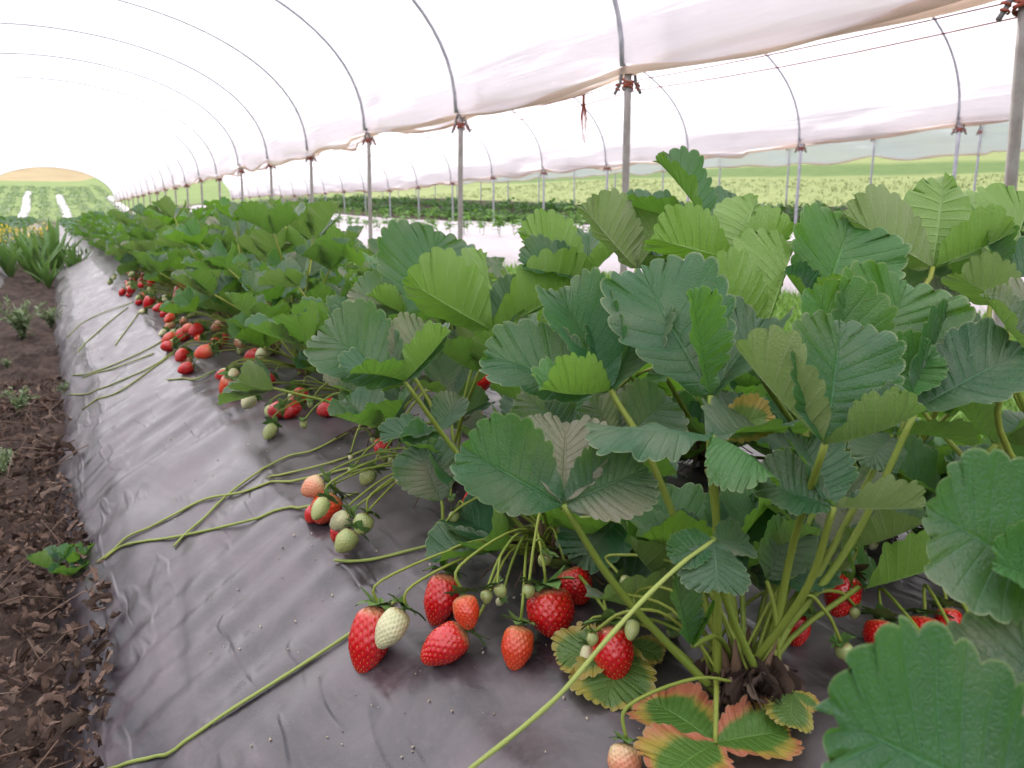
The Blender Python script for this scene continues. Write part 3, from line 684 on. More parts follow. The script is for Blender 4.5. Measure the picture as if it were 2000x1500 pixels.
leaf('S', (1492, 645), .70, [(1368, 520, -.02, (.22, .62, -.72), .46, .3, .6, .25, 'fresh'), (1546, 470, .03, (-.35, .5, -.75), .56, .35, .6, .2, 'fresh'), (1372, 600, .0, (.2, .9, -.1), .35, .3, .6, .2, 'leaf')], mid=(1490, 740, .72))
leaf('Q', (1822, 522), .76, [(1644, 415, -.02, (.25, .62, -.72), .40, .35, .6, .2, 'dusty'), (1842, 342, .03, (.30, .40, -.82), .52, .4, .7, .2, 'fresh'), (1985, 450, -.01, (-.25, .85, -.45), .46, .4, .7, .2, 'fresh')], mid=(1815, 680, .74))
leaf('Q', (1950, 545), .78, [(1860, 372, .06, (.1, .3, -.9), .6, .2, .5, .1, 'fresh'), (2010, 390, .04, (-.3, .3, -.85), .5, .3, .5, .1, 'fresh'), (1930, 440, -.03, (.1, .3, .95), .42, .3, .5, .1, 'leaf'), (2080, 500, .0, (-.3, .6, .7), .5, .3, .5, .1, 'leaf')], mid=(1950, 700, .76))
leaf('Q', (1790, 640), .80, [(1772, 508, .02, (.0, .25, .95), .55, .15, .3, .1, 'dusty'), (1868, 560, .0, (-.2, .5, .85), .5, .2, .4, .1, 'dusty')], mid=(1800, 800, .78), r=.0025)
leaf('Q', (1990, 605), .70, [(1866, 530, -.02, (.1, .85, -.5), .42, .3, .5, .2, 'dusty'), (2120, 560, .0, (0, .9, -.2), .5, .3, .5, .2)], mid=(1980, 740, .70), r=.0025)
leaf('Q', (2010, 690), .60, [(1912, 575, .0, (.3, .6, .7), .40, .4, .5, .2, 'dusty'), (2030, 560, .03, (-.1, .4, .9), .5, .3, .5, .2, 'dusty')], mid=(1960, 860, .62), r=.0025)
leaf('Q', (1945, 868), .68, [(1840, 760, .02, (.2, .85, -.3), .44, .2, .4, -.2, 'leaf'), (2060, 800, .02, (-.2, .85, -.3), .46, .2, .4, -.2, 'leaf')], mid=(1900, 960, .70))
leaf('S', (1850, 690), .78, [(1690, 640, .02, (.1, .8, .5), .42, .2, .4, -.2, 'leaf'), (1960, 650, .02, (0, .85, .4), .42, .2, .4, -.2, 'leaf')], mid=(1830, 800, .8))
leaf('B', (1118, 858), .76, [(1018, 762, .0, (.2, .2, .95), .52, .15, .3, .2, 'dusty'), (1120, 720, .03, (0, .2, .95), .45, .2, .3, .2, 'leaf')], r=.0024)
leaf('B', (1215, 862), .74, [(1150, 778, .0, (.1, .25, .95), .5, .1, .3, .1, 'dusty'), (1310, 775, .01, (-.1, .2, .95), .58, .1, .3, .1, 'dusty')], r=.0024)
leaf('U', (1340, 700), .80, [(1230, 705, .0, (.1, .7, .6), .44, .3, .5, .1, 'leaf'), (1290, 745, -.03, (0, .85, -.4), .5, .3, .5, .1, 'fresh'), (1400, 640, .02, (0, .4, .9), .5, .3, .5, .1, 'leaf')], r=.0024)

# berries around the hero plants: (top px, tip px, width px, kind, plant, tilt towards viewer at the tip, lift)
def stalk(key, P, r=.0013, mat='petiole', name='fruit_stalk'):
    root, org = PL[key]; b = MB(); P = bez(P, 4*len(P)); b.add(*tube(P-org, np.linspace(r*1.15, r, len(P)), 6)); return link(name, b.mesh(name), M[mat], root)
BER = [((737, 1186), (706, 1322), 80, 'ripe', 'B', .0, 0), ((786, 1192), (738, 1268), 56, 'pale', 'B', -.004, .030), ((873, 1122), (848, 1228), 70, 'ripe', 'B', .0, 0),
       ((908, 1232), (822, 1294), 76, 'ripe', 'B', .0, 0), ((905, 1163), (919, 1232), 54, 'orange', 'B', .0, .034), ((1016, 1222), (1003, 1313), 62, 'orange', 'B', .0, 0),
       ((1068, 1150), (1088, 1250), 94, 'ripe', 'B', .0, 0), ((1108, 1112), (1142, 1182), 70, 'ripe', 'B', .0, 0), ((1192, 1222), (1206, 1336), 86, 'ripe', 'A', .0, .006),
       ((1238, 1212), (1230, 1252), 30, 'green', 'A', .0, .045), ((1150, 1262), (1141, 1300), 29, 'pale', 'A', .0, .012), ((1222, 1452), (1216, 1532), 66, 'peach', 'A', .0, 0),
       ((962, 958), (902, 1004), 58, 'ripe', 'C', .0, 0), ((1045, 972), (1008, 992), 40, 'ripe', 'C', .0, 0), ((1250, 952), (1232, 1018), 58, 'ripe', 'B', .0, .03),
       ((1560, 1195), (1552, 1266), 54, 'ripe', 'A', .0, 0), ((1655, 1122), (1630, 1207), 72, 'ripe', 'A', .0, .02), ((1722, 1212), (1716, 1280), 66, 'ripe', 'Z', .0, 0),
       ((1806, 1205), (1800, 1280), 74, 'ripe', 'Z', .0, 0), ((1850, 1188), (1858, 1255), 54, 'ripe', 'Z', .0, .01), ((1985, 1212), (1982, 1270), 60, 'peach', 'Z', .0, 0),
       ((632, 940), (588, 965), 44, 'peach', 'C', .0, .03), ((652, 965), (618, 1024), 62, 'orange', 'C', .0, 0), ((636, 975), (612, 1016), 33, 'green', 'C', -.01, .045),
       ((620, 990), (600, 1022), 34, 'ripe', 'C', .0, 0), ((682, 1008), (644, 1030), 40, 'pale', 'C', .0, .02), ((672, 1022), (652, 1060), 40, 'ripe', 'C', .0, 0),
       ((716, 1005), (700, 1046), 40, 'green', 'C', .0, .02), ((692, 1040), (656, 1078), 42, 'green', 'C', .0, .01), ((728, 918), (706, 948), 34, 'green', 'C', .0, .02),
       ((744, 856), (747, 897), 30, 'ripe', 'D', .0, .03), ((1215, 1128), (1236, 1150), 24, 'green', 'A', 0, .06), ((1235, 1015), (1245, 1035), 20, 'green', 'B', 0, .05),
       ((940, 720), (930, 770), 50, 'ripe', 'T', 0, .04), ((1265, 1010), (1275, 1060), 40, 'ripe', 'T', 0, .0), ((1500, 985), (1504, 1030), 46, 'ripe', 'S', 0, .0), ((905, 800), (935, 840), 55, 'ripe', 'D', 0, 0), ((1300, 1150), (1296, 1185), 34, 'orange', 'A', 0, .02)]
for (tp, bt, w, kind, key, dz, lift) in BER:
    cx, cy = (tp[0]+bt[0])/2, (tp[1]+bt[1])/2
    Z = .7
    for _ in range(3):
        rad = w/2*Z/FPX; p, Z = hit_bed(cx, cy, rad*.92+lift)
    top = at(*tp, Z+.006); tip = at(*bt, Z-.004+dz)
    root, org = PL[key]
    berry(root, top, tip, w*Z/FPX, kind, hi=True, org=org, calmat='brown' if tp == (1655, 1122) else 'calyx')
    ax = nrm(top-tip); c0 = org+np.array([R.uniform(-.03, .0), R.uniform(-.03, .03), .02])
    hgt = max(top[2]+.012, c0[2])+.018
    mid1 = top+ax*.018+np.array([0, 0, .008]); mid2 = (top*.45+c0*.55); mid2[2] = hgt
    stalk(key, [top+ax*.002, mid1, mid2, c0])

# flower and fruit trusses tangled round the crowns
TR = random.Random(31)
for key, nT, dirs in (('A', 8, (-.4, 2.6)), ('B', 4, (1.8, 4.6)), ('C', 6, (2.0, 4.4)), ('D', 6, (2.0, 4.4)), ('Q', 8, (2.2, 5.4)), ('S', 8, (2.2, 5.0)), ('T', 8, (2.2, 5.0)), ('Z', 6, (1.0, 3.0))):
    root, org = PL[key]
    for k in range(nT):
        a = TR.uniform(*dirs); L = TR.uniform(.07, .15); e = org+np.array([L*math.cos(a), L*math.sin(a), 0]); e[2] = float(bed_z(e[0], e[1]))+TR.uniform(.012, .06)
        top = org*.5+e*.5; top[2] = max(org[2], e[2])+TR.uniform(.02, .05); nd = top*.4+e*.6+np.array([0, 0, .012])
        stalk(key, [org+np.array([TR.uniform(-.02, .02), TR.uniform(-.02, .02), .01]), top, nd, e], .0014)
        for q in range(TR.choice([1, 2])):
            f_ = e if q == 0 else nd+np.array([TR.uniform(-.03, .03), TR.uniform(-.03, .03), TR.uniform(-.02, .02)])
            if q: stalk(key, [nd, (nd+f_)/2+np.array([0, 0, .008]), f_], .0011)
            dn = nrm(np.array([TR.uniform(-.5, .5), TR.uniform(-.5, .5), -.9])); w = TR.uniform(.007, .014)
            berry(root, f_, f_+dn*w*1.15, w, TR.choice(['green', 'green', 'pale']), hi=False, org=org)

# ------------------------------------------------------------------ runners
def on_bed(pts, dz=.003):
    return [hit_bed(x, y, dz)[0] for x, y in pts]
def runner(key, P, r=.0016, mat='runner'):
    root, org = PL[key]; b = MB(); n = len(P)*5; Q = bez(P, n); rr = np.full(n, r)*(1+.08*np.sin(np.arange(n)*1.3)); rr[-1] *= .6
    Q[:, 2] = np.maximum(Q[:, 2], bed_z(Q[:, 0], Q[:, 1])+r*.9)
    b.add(*tube(Q-org, rr, 7)); return link('runner', b.mesh('runner'), M[mat], root)
runner('A', [at(1394, 1056, .545), at(1335, 1098, .53), at(1260, 1168, .51), at(1178, 1258, .49), at(1098, 1352, .48), at(1010, 1430, .475), at(905, 1512, .47)], .0016)
runner('B', on_bed([(775, 1172), (720, 1215), (680, 1240), (600, 1292), (540, 1330), (430, 1400), (335, 1468), (300, 1478), (200, 1506), (120, 1530)]), .0019)
runner('C', on_bed([(700, 962), (640, 980), (585, 992), (500, 1013), (430, 1030), (370, 1043), (320, 1052), (262, 1060), (232, 1070), (203, 1092)]), .0020)
runner('C', on_bed([(720, 905), (650, 922), (570, 940), (470, 962), (400, 975), (340, 1005), (292, 1030), (250, 1048), (220, 1075), (188, 1100)]), .0020)
runner('D', on_bed([(760, 800), (720, 822), (660, 855), (610, 880), (560, 892), (500, 925), (440, 970), (400, 1010), (365, 1040), (338, 1068)]), .0019)
runner('D', on_bed([(790, 845), (735, 868), (690, 888), (640, 905), (580, 920), (522, 933)]), .0018)
runner('B', [at(1310, 1062, .66), at(1250, 1035, .70), at(1180, 1012, .76), at(1100, 1015, .80)]+on_bed([(1000, 1035), (900, 1052), (820, 1070), (740, 1090), (690, 1096), (652, 1094)]), .0019)
for k, pts in enumerate([[(380, 661), (301, 713), (224, 748), (175, 768), (133, 771)], [(329, 661), (259, 696), (182, 727), (140, 733)], [(273, 608), (250, 640), (224, 675)],
                         [(420, 724), (378, 741), (325, 741)], [(300, 690), (220, 720), (160, 738)], [(340, 690), (240, 760), (160, 800)], [(250, 600), (200, 640), (150, 690)], [(260, 590), (180, 620), (130, 660)]]):
    runner('D', on_bed(pts), .0021)

# ------------------------------------------------------------------ plants further along the bed
def leaf_variant(seed, spt, m):
    r = np.random.default_rng(seed); out = []
    L = .088
    for k, (ang, sc) in enumerate(((0, 1.0), (1.45+r.uniform(-.2, .25), .93), (-1.45+r.uniform(-.25, .2), .93))):
        geo = leaflet_geo(8+seed % 3, spt, m, .48+r.uniform(-.05, .08), r.uniform(.15, .65), r.uniform(.4, 1.3), r.uniform(-.3, .55), .016, .036, .046, seed*5+k)
        lift = r.uniform(.25, .75)
        T = np.array([math.sin(ang)*math.cos(lift), math.cos(ang)*math.cos(lift), math.sin(lift)])*L*sc
        Nn = np.array([-math.sin(ang)*math.sin(lift), -math.cos(ang)*math.sin(lift), math.cos(lift)])
        V, F, U = place(geo, np.array([math.sin(ang), math.cos(ang), .0])*.004, T, Nn)
        out.append(make_mesh('leaflet', V, F, U))
    return out
LVN = [leaf_variant(100+k, 5, 5) for k in range(5)]; LVF = [leaf_variant(200+k, 3, 3) for k in range(4)]
LMATS = ['leaf']*6+['dusty']*3+['fresh']*2
from mathutils import Euler, Quaternion
def proto_plant(seed, nleaf, near, hmax=.34, berries=True, hmin=.14, spread=1.0, sub=True):
    r = random.Random(seed); root = link('strawberry_plant', None); root.empty_display_size = .05
    for k in range(nleaf):
        a = 2*math.pi*(k*.381966)+r.uniform(-.3, .3); tilt = (.12+.95*((k+.5)/nleaf)**.85)*spread; Lp = r.uniform(hmin, hmax)*(1.0-.30*(k/nleaf))
        hub = np.array([math.cos(a)*math.sin(tilt), math.sin(a)*math.sin(tilt), math.cos(tilt)])*Lp
        base = np.array([r.uniform(-.018, .018), r.uniform(-.018, .018), 0])
        mid = np.array([hub[0]*.38, hub[1]*.38, hub[2]*.58])
        b = MB(); b.add(*tube(bez([base, mid, hub], 7 if near else 4), .0024, 6 if near else 4))
        lo = link('leaf', b.mesh('leaf'), M['petiole'], root)
        vs = r.choice(LVN if near else LVF); sc = r.uniform(.85, 1.2)
        az = math.atan2(-hub[0], hub[1]) + r.uniform(-.5, .5)
        q = Quaternion((0, 0, 1), az) @ Quaternion((1, 0, 0), -r.uniform(.0, .5)*tilt*1.2+r.uniform(-.25, .2))
        mt = M[r.choice(LMATS)]
        for v in vs:
            lf = link('leaflet', v, None, lo)
            if len(v.materials) == 0: v.materials.append(M['leaf'])
            lf.location = hub; lf.rotation_mode = 'QUATERNION'; lf.rotation_quaternion = q; lf.scale = (sc, sc, sc)
            lf.material_slots[0].link = 'OBJECT'; lf.material_slots[0].material = mt
    link('crown', CROWNM, M['brown'], root)
    return root
def add_berries(root, org, seed, n, far, sx=-1):
    r = random.Random(seed)
    for k in range(n):
        lx = org[0]+sx*r.uniform(.06, .21); ly = org[1]+r.uniform(-.13, .13); w = r.uniform(.022, .040)
        kind = r.choices(['ripe', 'orange', 'peach', 'pale', 'green'], [4, 1.6, 1.5, 1.6, 2.2])[0]
        if kind in ('green', 'pale'): w *= .7
        lift = r.choice([0, 0, 0, .02, .035, .05]); zc = float(bed_z(lx, ly))+w*.46+lift
        ax = nrm(np.array([sx*r.uniform(.1, .9), r.uniform(-.7, .7), -r.uniform(.1, .7)])); c = np.array([lx, ly, zc]); L = w*r.uniform(1.15, 1.6)
        berry(root, c-ax*L/2, c+ax*L/2, w, kind, hi=not far, org=org)
        b = MB(); P = bez([c-ax*L/2, c-ax*(L/2+.015)+np.array([0, 0, .012]), (c+org)/2+np.array([0, 0, .03]), org+np.array([0, 0, .01])], 9)
        b.add(*tube(P-org, .0014, 5)); link('fruit_stalk', b.mesh('fruit_stalk'), M['petiole'], root)
def fill(key, seed, n, hmin, hmax, away=False):                       # extra low leaves for a hero plant
    root, org = PL[key]; t = proto_plant(seed, n, True, hmax, False, hmin, 1.25)
    for ch in list(t.children):
        if ch.name.startswith('crown'): bpy.data.objects.remove(ch); continue
        l_ = ch.children[0].location if ch.children else Vector()
        if away and (l_.x*.8+l_.y*.6 < .035):
            for g_ in list(ch.children): bpy.data.objects.remove(g_)
            bpy.data.objects.remove(ch); continue
        ch.parent = root
    bpy.data.objects.remove(t)
for key, sd, n, a, b_ in (('C', 5, 9, .10, .25), ('D', 6, 11, .12, .30), ('B', 7, 6, .06, .14), ('Q', 8, 12, .08, .24), ('S', 9, 12, .08, .24), ('Q', 21, 6, .04, .11), ('S', 22, 6, .04, .11), ('T', 23, 5, .04, .10), ('T', 10, 11, .08, .22), ('U', 11, 10, .10, .22)):
    fill(key, sd, n, a, b_)
fill('A', 41, 16, .10, .20, True); fill('B', 42, 14, .10, .20, True); fill('A', 43, 12, .06, .12, True)
PN = [proto_plant(300+k, 17, True) for k in range(4)]; PF = [proto_plant(400+k, 13, False) for k in range(3)]
used = {}
def put_plant(protos, i, x, y, z, label, group, sc=1.0):
    p = protos[i % len(protos)]; key = id(p)
    o = copy_tree(p); o.location = (x, y, z); o.rotation_euler = (R.uniform(-.06, .06), R.uniform(-.06, .06), R.uniform(0, 6.28)); o.scale = (sc, sc, sc)
    tag(o, label, 'strawberry plant', group); return o
ORD = ['first', 'second', 'third', 'fourth', 'fifth', 'sixth', 'seventh', 'eighth', 'ninth', 'tenth', 'eleventh', 'twelfth', 'thirteenth', 'fourteenth', 'fifteenth', 'sixteenth', 'seventeenth', 'eighteenth', 'nineteenth', 'twentieth', 'twenty-first', 'twenty-second', 'twenty-third', 'twenty-fourth', 'twenty-fifth']
NEARL = 'lush strawberry plant with berries spilling onto the mulch, past the crossing runners'
ROWB = 'lush strawberry plant in the row behind, hemmed in between fruiting row and grass strip'
FARL = 'small looking strawberry plant far along the fruiting bed toward the tunnel end'
GB = 'strawberry plants on the fruiting bed'
y = 1.49; i = 0
while y < 5.2:
    x = .45+R.uniform(-.02, .02); z = float(bed_z(x, y)); o = put_plant(PN, i, x, y, z, '%s fruiting strawberry plant past the small ripe berry hanging over crossing runners' % ORD[i], GB, R.uniform(.88, 1.08)); o.rotation_euler.z = o.rotation_euler.z
    yaw = o.rotation_euler.z; holder = link('berry_holder', None)
    bpy.data.objects.remove(holder)
    # berries are children of the plant: undo its turn and size
    mark = set(o.children); add_berries(o, np.array([x, y, z]), 900+i, 8 if y < 3.2 else 6, y > 2.6)
    inv = (Matrix.Translation((x, y, z)) @ Euler(o.rotation_euler).to_matrix().to_4x4() @ Matrix.Diagonal((*o.scale, 1))).inverted() @ Matrix.Translation((x, y, z))
    for ch in o.children:
        if ch not in mark: ch.matrix_parent_inverse = inv
    x2 = .80+R.uniform(-.03, .03); y2 = y-.12; put_plant(PN, i+2, x2, y2, float(bed_z(x2, y2)), '%s plant of the grass-side row past the bright leaf undersides' % ORD[i], GB, R.uniform(.9, 1.08)*(.74 if y < 2.8 else 1))
    y += .275; i += 1
while y < 12:
    for x in (.45, .80):
        put_plant(PF, i, x+R.uniform(-.03, .03), y+R.uniform(-.04, .04), float(bed_z(x, y)), FARL, GB, R.uniform(.9, 1.1)); i += 1
    y += .30
# far away and small: one mesh each
def far_plant_mesh(seed, n=46, h=.30, w=.24, ls=.07):
    r = np.random.default_rng(seed); b = MB()
    for k in range(n):
        a = r.uniform(0, 6.28); rad = w*math.sqrt(r.random()); c = np.array([rad*math.cos(a), rad*math.sin(a), h*(1-.55*(rad/w)**2)*r.uniform(.45, 1.05)])
        N_ = nrm(np.array([r.normal(0, .55), r.normal(0, .55), 1])); d_ = nrm(np.cross(N_, r.normal(size=3))); e = np.cross(N_, d_); s = ls*r.uniform(.7, 1.2)
        V = [c-d_*s*.5, c-d_*s*.1+e*s*.42-N_*-s*.1, c+d_*s*.35+e*s*.36+N_*s*.1, c+d_*s*.55, c+d_*s*.35-e*s*.36+N_*s*.1, c-d_*s*.1-e*s*.42+N_*s*.1, c]
        b.add(V, [(6, 1, 0), (6, 2, 1), (6, 3, 2), (6, 4, 3), (6, 5, 4), (6, 0, 5)])
    for k in range(6):
        a = k; b.add(*tube(bez([(0, 0, 0), (.05*math.cos(a), .05*math.sin(a), h*.6)], 3), .003, 4))
    return b.mesh('strawberry_plant', True)
FM = [far_plant_mesh(k) for k in range(4)]
for m_ in FM: m_.materials.append(M['leaf'])
VFAR = 'tiny looking strawberry plant at the tunnel end of the fruiting bed'
while y < 46:
    for x in (.45, .80):
        o = link('strawberry_plant', FM[i % 4]); o.location = (x+R.uniform(-.04, .04), y, float(bed_z(x, y))); o.rotation_euler.z = R.uniform(0, 6.28)
        tag(o, VFAR, 'strawberry plant', GB); i += 1
    y += .42 if y < 22 else .8
y = 3.0
while y < 46:
    for x in (-1.18, -.82):
        if y < 7 and x > -1: continue
        o = link('strawberry_plant', FM[i % 4]); o.location = (x+R.uniform(-.05, .05), y, float(bed_z(x, y, -1.70))); o.rotation_euler.z = R.uniform(0, 6.28); s = R.uniform(.8, 1.2); o.scale = (s, s, s)
        tag(o, 'leafy strawberry plant on the bed across the weedy furrow', 'strawberry plant', 'plants on the bed across the furrow'); i += 1
    y += .5 if y < 20 else .9

# ------------------------------------------------------------------ seedlings, crop rows, weeds
def plant_material(name, a, b, tr):
    t = NT(name); g = t.geo(); oi = t.n('ObjectInfo')
    f = t.math('FRACT', t.math('ADD', t.math('MULTIPLY', g.outputs['Random Per Island'], 1.0), oi.outputs['Random']))
    col = t.mix(f, a, b)
    pb = t.bsdf(col, .55, .35); tl = t.n('BsdfTranslucent'); tl.inputs[0].default_value = (*tr, 1)
    ms = t.n('MixShader'); ms.inputs[0].default_value = .3; t.l(pb, ms.inputs[1]); t.l(tl.outputs[0], ms.inputs[2]); return t.finish(ms.outputs[0])
M['seedling'] = plant_material('seedling_leaf', (.08, .20, .04), (.16, .30, .06), (.22, .45, .05))
M['crop'] = plant_material('crop_leaf', (.035, .10, .03), (.075, .16, .04), (.10, .25, .03))
M['grass'] = plant_material('grass_green', (.12, .24, .045), (.21, .35, .08), (.24, .44, .07))
M['fgrass'] = plant_material('field_grass', (.15, .20, .07), (.22, .26, .10), (.16, .21, .07))
M['weed'] = plant_material('weed_greygreen', (.13, .19, .09), (.23, .29, .16), (.20, .30, .08))
M['dock'] = plant_material('dock_leaf', (.08, .18, .05), (.16, .27, .09), (.18, .34, .06))
M['flower'] = plain('yellow_petal', (.80, .60, .03), (.84, .68, .06), 30, .6)
def leaf_blade(b, base, d, N_, L, w, curl=.3, n=4):
    d = nrm(d); N_ = nrm(N_-d*(N_@d)); e = np.cross(d, N_); V = []
    for k in range(n+1):
        u = k/n; ww = w*math.sin(math.pi*(u*.9+.08))**.8; c = base+d*L*u-N_*curl*L*u*u
        V += [c-e*ww+N_*ww*.25, c, c+e*ww+N_*ww*.25]
    b.add(V, grid_faces(n+1, 3))
def seedling_mesh(seed):
    r = np.random.default_rng(seed); b = MB(); h = r.uniform(.16, .24)
    b.add(*tube(bez([(0, 0, -.03), (r.normal(0, .015), r.normal(0, .015), h)], 5), .004, 5))
    for k in range(15):
        z = h*r.uniform(.35, 1.0); a = k*2.4; d_ = np.array([math.cos(a), math.sin(a), r.uniform(.0, .7)])
        leaf_blade(b, np.array([0, 0, z]), d_, np.array([0, 0, 1.]), r.uniform(.07, .12), r.uniform(.022, .034), r.uniform(.2, .6))
    return b.mesh('seedling')
SM = [seedling_mesh(k) for k in range(5)]
for m_ in SM: m_.materials.append(M['seedling'])
n = 0
for bi, (bx, bw) in enumerate(PALE):
    for row in (.45, .85):
        yy_ = 2.4
        while yy_ < 34:
            x = bx+row*bw+R.uniform(-.05, .05); yv = yy_+R.uniform(-.08, .08)
            o = link('seedling', SM[n % 5]); o.location = (x, yv, float(bed_z(x, yv, bx, bw))); o.rotation_euler.z = R.uniform(0, 6.28); s = R.uniform(.75, 1.2); o.scale = (s, s, s)
            tag(o, ['small leafy seedling on the pale film beside the grass strip', 'small leafy seedling on the pale film beside the second post row'][bi], 'seedling', 'seedlings on the pale beds'); n += 1
            yy_ += .5
def bush_mesh(seed, n=130, w=.42, h=.34):
    r = np.random.default_rng(seed); b = MB()
    for k in range(n):
        a = r.uniform(0, 6.28); u = math.sqrt(r.random()); c = np.array([w*u*math.cos(a), w*u*math.sin(a), h*(1-.6*u*u)*r.uniform(.25, 1.0)])
        leaf_blade(b, c, np.array([math.cos(a), math.sin(a), r.uniform(-.2, .8)])+r.normal(0, .4, 3), np.array([r.normal(0, .3), r.normal(0, .3), 1]), r.uniform(.08, .14), r.uniform(.025, .045), .3, 3)
    for k in range(4): b.add(*tube(bez([(0, 0, -.05), (.1*math.cos(k*1.6), .1*math.sin(k*1.6), h*.6)], 3), .006, 4))
    return b.mesh('crop_plant')
BM = [bush_mesh(20+k) for k in range(4)]
for m_ in BM: m_.materials.append(M['crop'])
n = 0
for xr, y0_, y1_, st, lab in ((10.6, 2.5, 40, .55, 'dark green bushy crop plant in the soil strip under the outermost tunnel'), (12.6, 4, 44, .75, 'dark green bushy crop plant in the second soil row under the outermost tunnel')):
    yy_ = y0_
    while yy_ < y1_:
        x = xr+R.uniform(-.15, .15); o = link('crop_plant', BM[n % 4]); o.location = (x, yy_, float(ground_z(x, yy_))); o.rotation_euler.z = R.uniform(0, 6.28); s = R.uniform(.7, 1.15); o.scale = (s, s, s*R.uniform(.8, 1.2))
        tag(o, lab, 'crop plant', 'crop rows under the outermost tunnel'); n += 1; yy_ += st*R.uniform(.8, 1.2)
# grass
def tufts(name, pts, hl, hh, w, mat, label, per=6):
    r = np.random.default_rng(len(pts)); N0 = len(pts)*per
    P = np.repeat(pts, per, 0)+np.concatenate([r.normal(0, .02+w*3, (N0, 2)), np.zeros((N0, 1))], 1)
    a = r.uniform(0, 6.28, N0); h = r.uniform(hl, hh, N0); lean = r.uniform(.1, .9, N0)
    d_ = np.stack([np.cos(a), np.sin(a), np.zeros(N0)], 1); e = np.stack([-np.sin(a), np.cos(a), np.zeros(N0)], 1); ww = w*r.uniform(.6, 1.4, N0)
    up = np.array([0, 0, 1.])
    V = np.stack([P-e*ww[:, None], P+e*ww[:, None], P+d_*(h*lean*.35)[:, None]+up*(h*.6)[:, None]+e*ww[:, None]*.8, P+d_*(h*lean*.35)[:, None]+up*(h*.6)[:, None]-e*ww[:, None]*.8, P+d_*(h*lean)[:, None]+up*h[:, None]], 1).reshape(-1, 3)
    i0 = np.arange(N0)*5
    F = [tuple(x) for x in np.stack([i0, i0+1, i0+2, i0+3], 1).tolist()]+[tuple(x) for x in np.stack([i0+3, i0+2, i0+4], 1).tolist()]
    return tag(link(name, make_mesh(name, V, F, smooth=False), mat), label, 'grass', kind='stuff')
def scatter(n, x0, x1, y0, y1, power=1.0):
    x = rng.uniform(x0, x1, n); y = y0+(y1-y0)*rng.random(n)**power; return np.stack([x, y, ground_z(x, y)], 1)
tufts('grass', np.concatenate([scatter(3800, 1.45, 4.3, .2, 5, 1.2), scatter(2600, 1.5, 4.3, 5, 22, 1.6)]), .03, .10, .006, M['grass'], 'short bright green grass and clover between the beds', 7)
tufts('field_grass', np.concatenate([scatter(2600, 15.5, 26, 2, 40, 1.2)]), .03, .09, .010, M['fgrass'], 'green grass on the slope beside the tunnels', 4)
FP = []
for k in range(4):
    me = bush_mesh(50+k, 90, .5, .30); me.name = 'field_plant'; me.materials.append(M['crop']); FP.append(me)
n = 0
for k in range(9):
    xr = -5.0+k*1.15; yy_ = 51.0
    while yy_ < 94:
        x = xr+R.uniform(-.15, .15); o = link('field_plant', FP[n % 4]); o.location = (x, yy_, float(ground_z(x, yy_))-.03); o.rotation_euler.z = R.uniform(0, 6.28); s = R.uniform(.7, 1.0); o.scale = (s*.75, s*1.5, s*.6)
        tag(o, 'low green crop plant in rows on the rise outside the tunnel mouth', 'crop plant', 'crops outside the tunnel mouth'); n += 1; yy_ += 1.6*R.uniform(.85, 1.15)
for k, xr in enumerate((-1.55, .75, 4.2)):
    yv = np.linspace(50.5, 84-5*k, 60); xv = np.linspace(-.28, .28, 7); A, B = np.meshgrid(xr+xv, yv, indexing='ij')
    Zv = ground_z(A, B)+.10*(1-(np.abs(A-xr)/.30)**2)
    tag(link('mulch_film', make_mesh('mulch_film', np.stack([A+.06*np.sin(B*.22+k), B, Zv], -1).reshape(-1, 3), grid_faces(*A.shape)), M['mulch_grey']), '%s pale mulch strip between crops outside the tunnel mouth' % ORD[k], 'mulch film', 'pale strips outside the tunnel mouth')
# weeds in the furrow
def dock_mesh(seed, n=30, h=.42):
    r = np.random.default_rng(seed); b = MB()
    for k in range(n):
        a = r.uniform(0, 6.28); t_ = r.uniform(.03, .55); d_ = np.array([math.cos(a)*math.sin(t_), math.sin(a)*math.sin(t_), math.cos(t_)])
        leaf_blade(b, np.array([0, 0, -.01]), d_, np.array([-math.cos(a), -math.sin(a), .4]), h*r.uniform(.5, 1.3), h*r.uniform(.035, .075), r.uniform(-.05, .35), 8)
    return b.mesh('dock_weed')
for (px, py, sd, sc, lab) in ((75, 545, 1, 1.0, 'broad-leaved dock weed with long upright leaves in the furrow'), (150, 540, 2, .75, 'smaller dock weed crowding the end of the mulch film'), (20, 535, 3, .9, 'dock weed leaning over the neighbouring bed edge'), (110, 530, 4, 1.15, 'tall dock weed standing in the middle of the furrow'), (50, 520, 5, 1.1, 'dense dock weed right below the yellow flowers'), (170, 525, 6, .6, 'low dock weed beside the berry plants'), (95, 555, 7, .6, 'low leafy dock rosette at the soil end of the furrow')):
    d_ = FW+(px-1000)/FPX*RT-(py-750)/FPX*UP; p = CAM+d_*(-CAM[2]/d_[2]); o = link('dock_weed', dock_mesh(sd), M['dock'], loc=(p[0], p[1], float(ground_z(p[0], p[1])))); o.scale = (sc,)*3
    tag(o, lab, 'weed', 'weeds in the furrow')
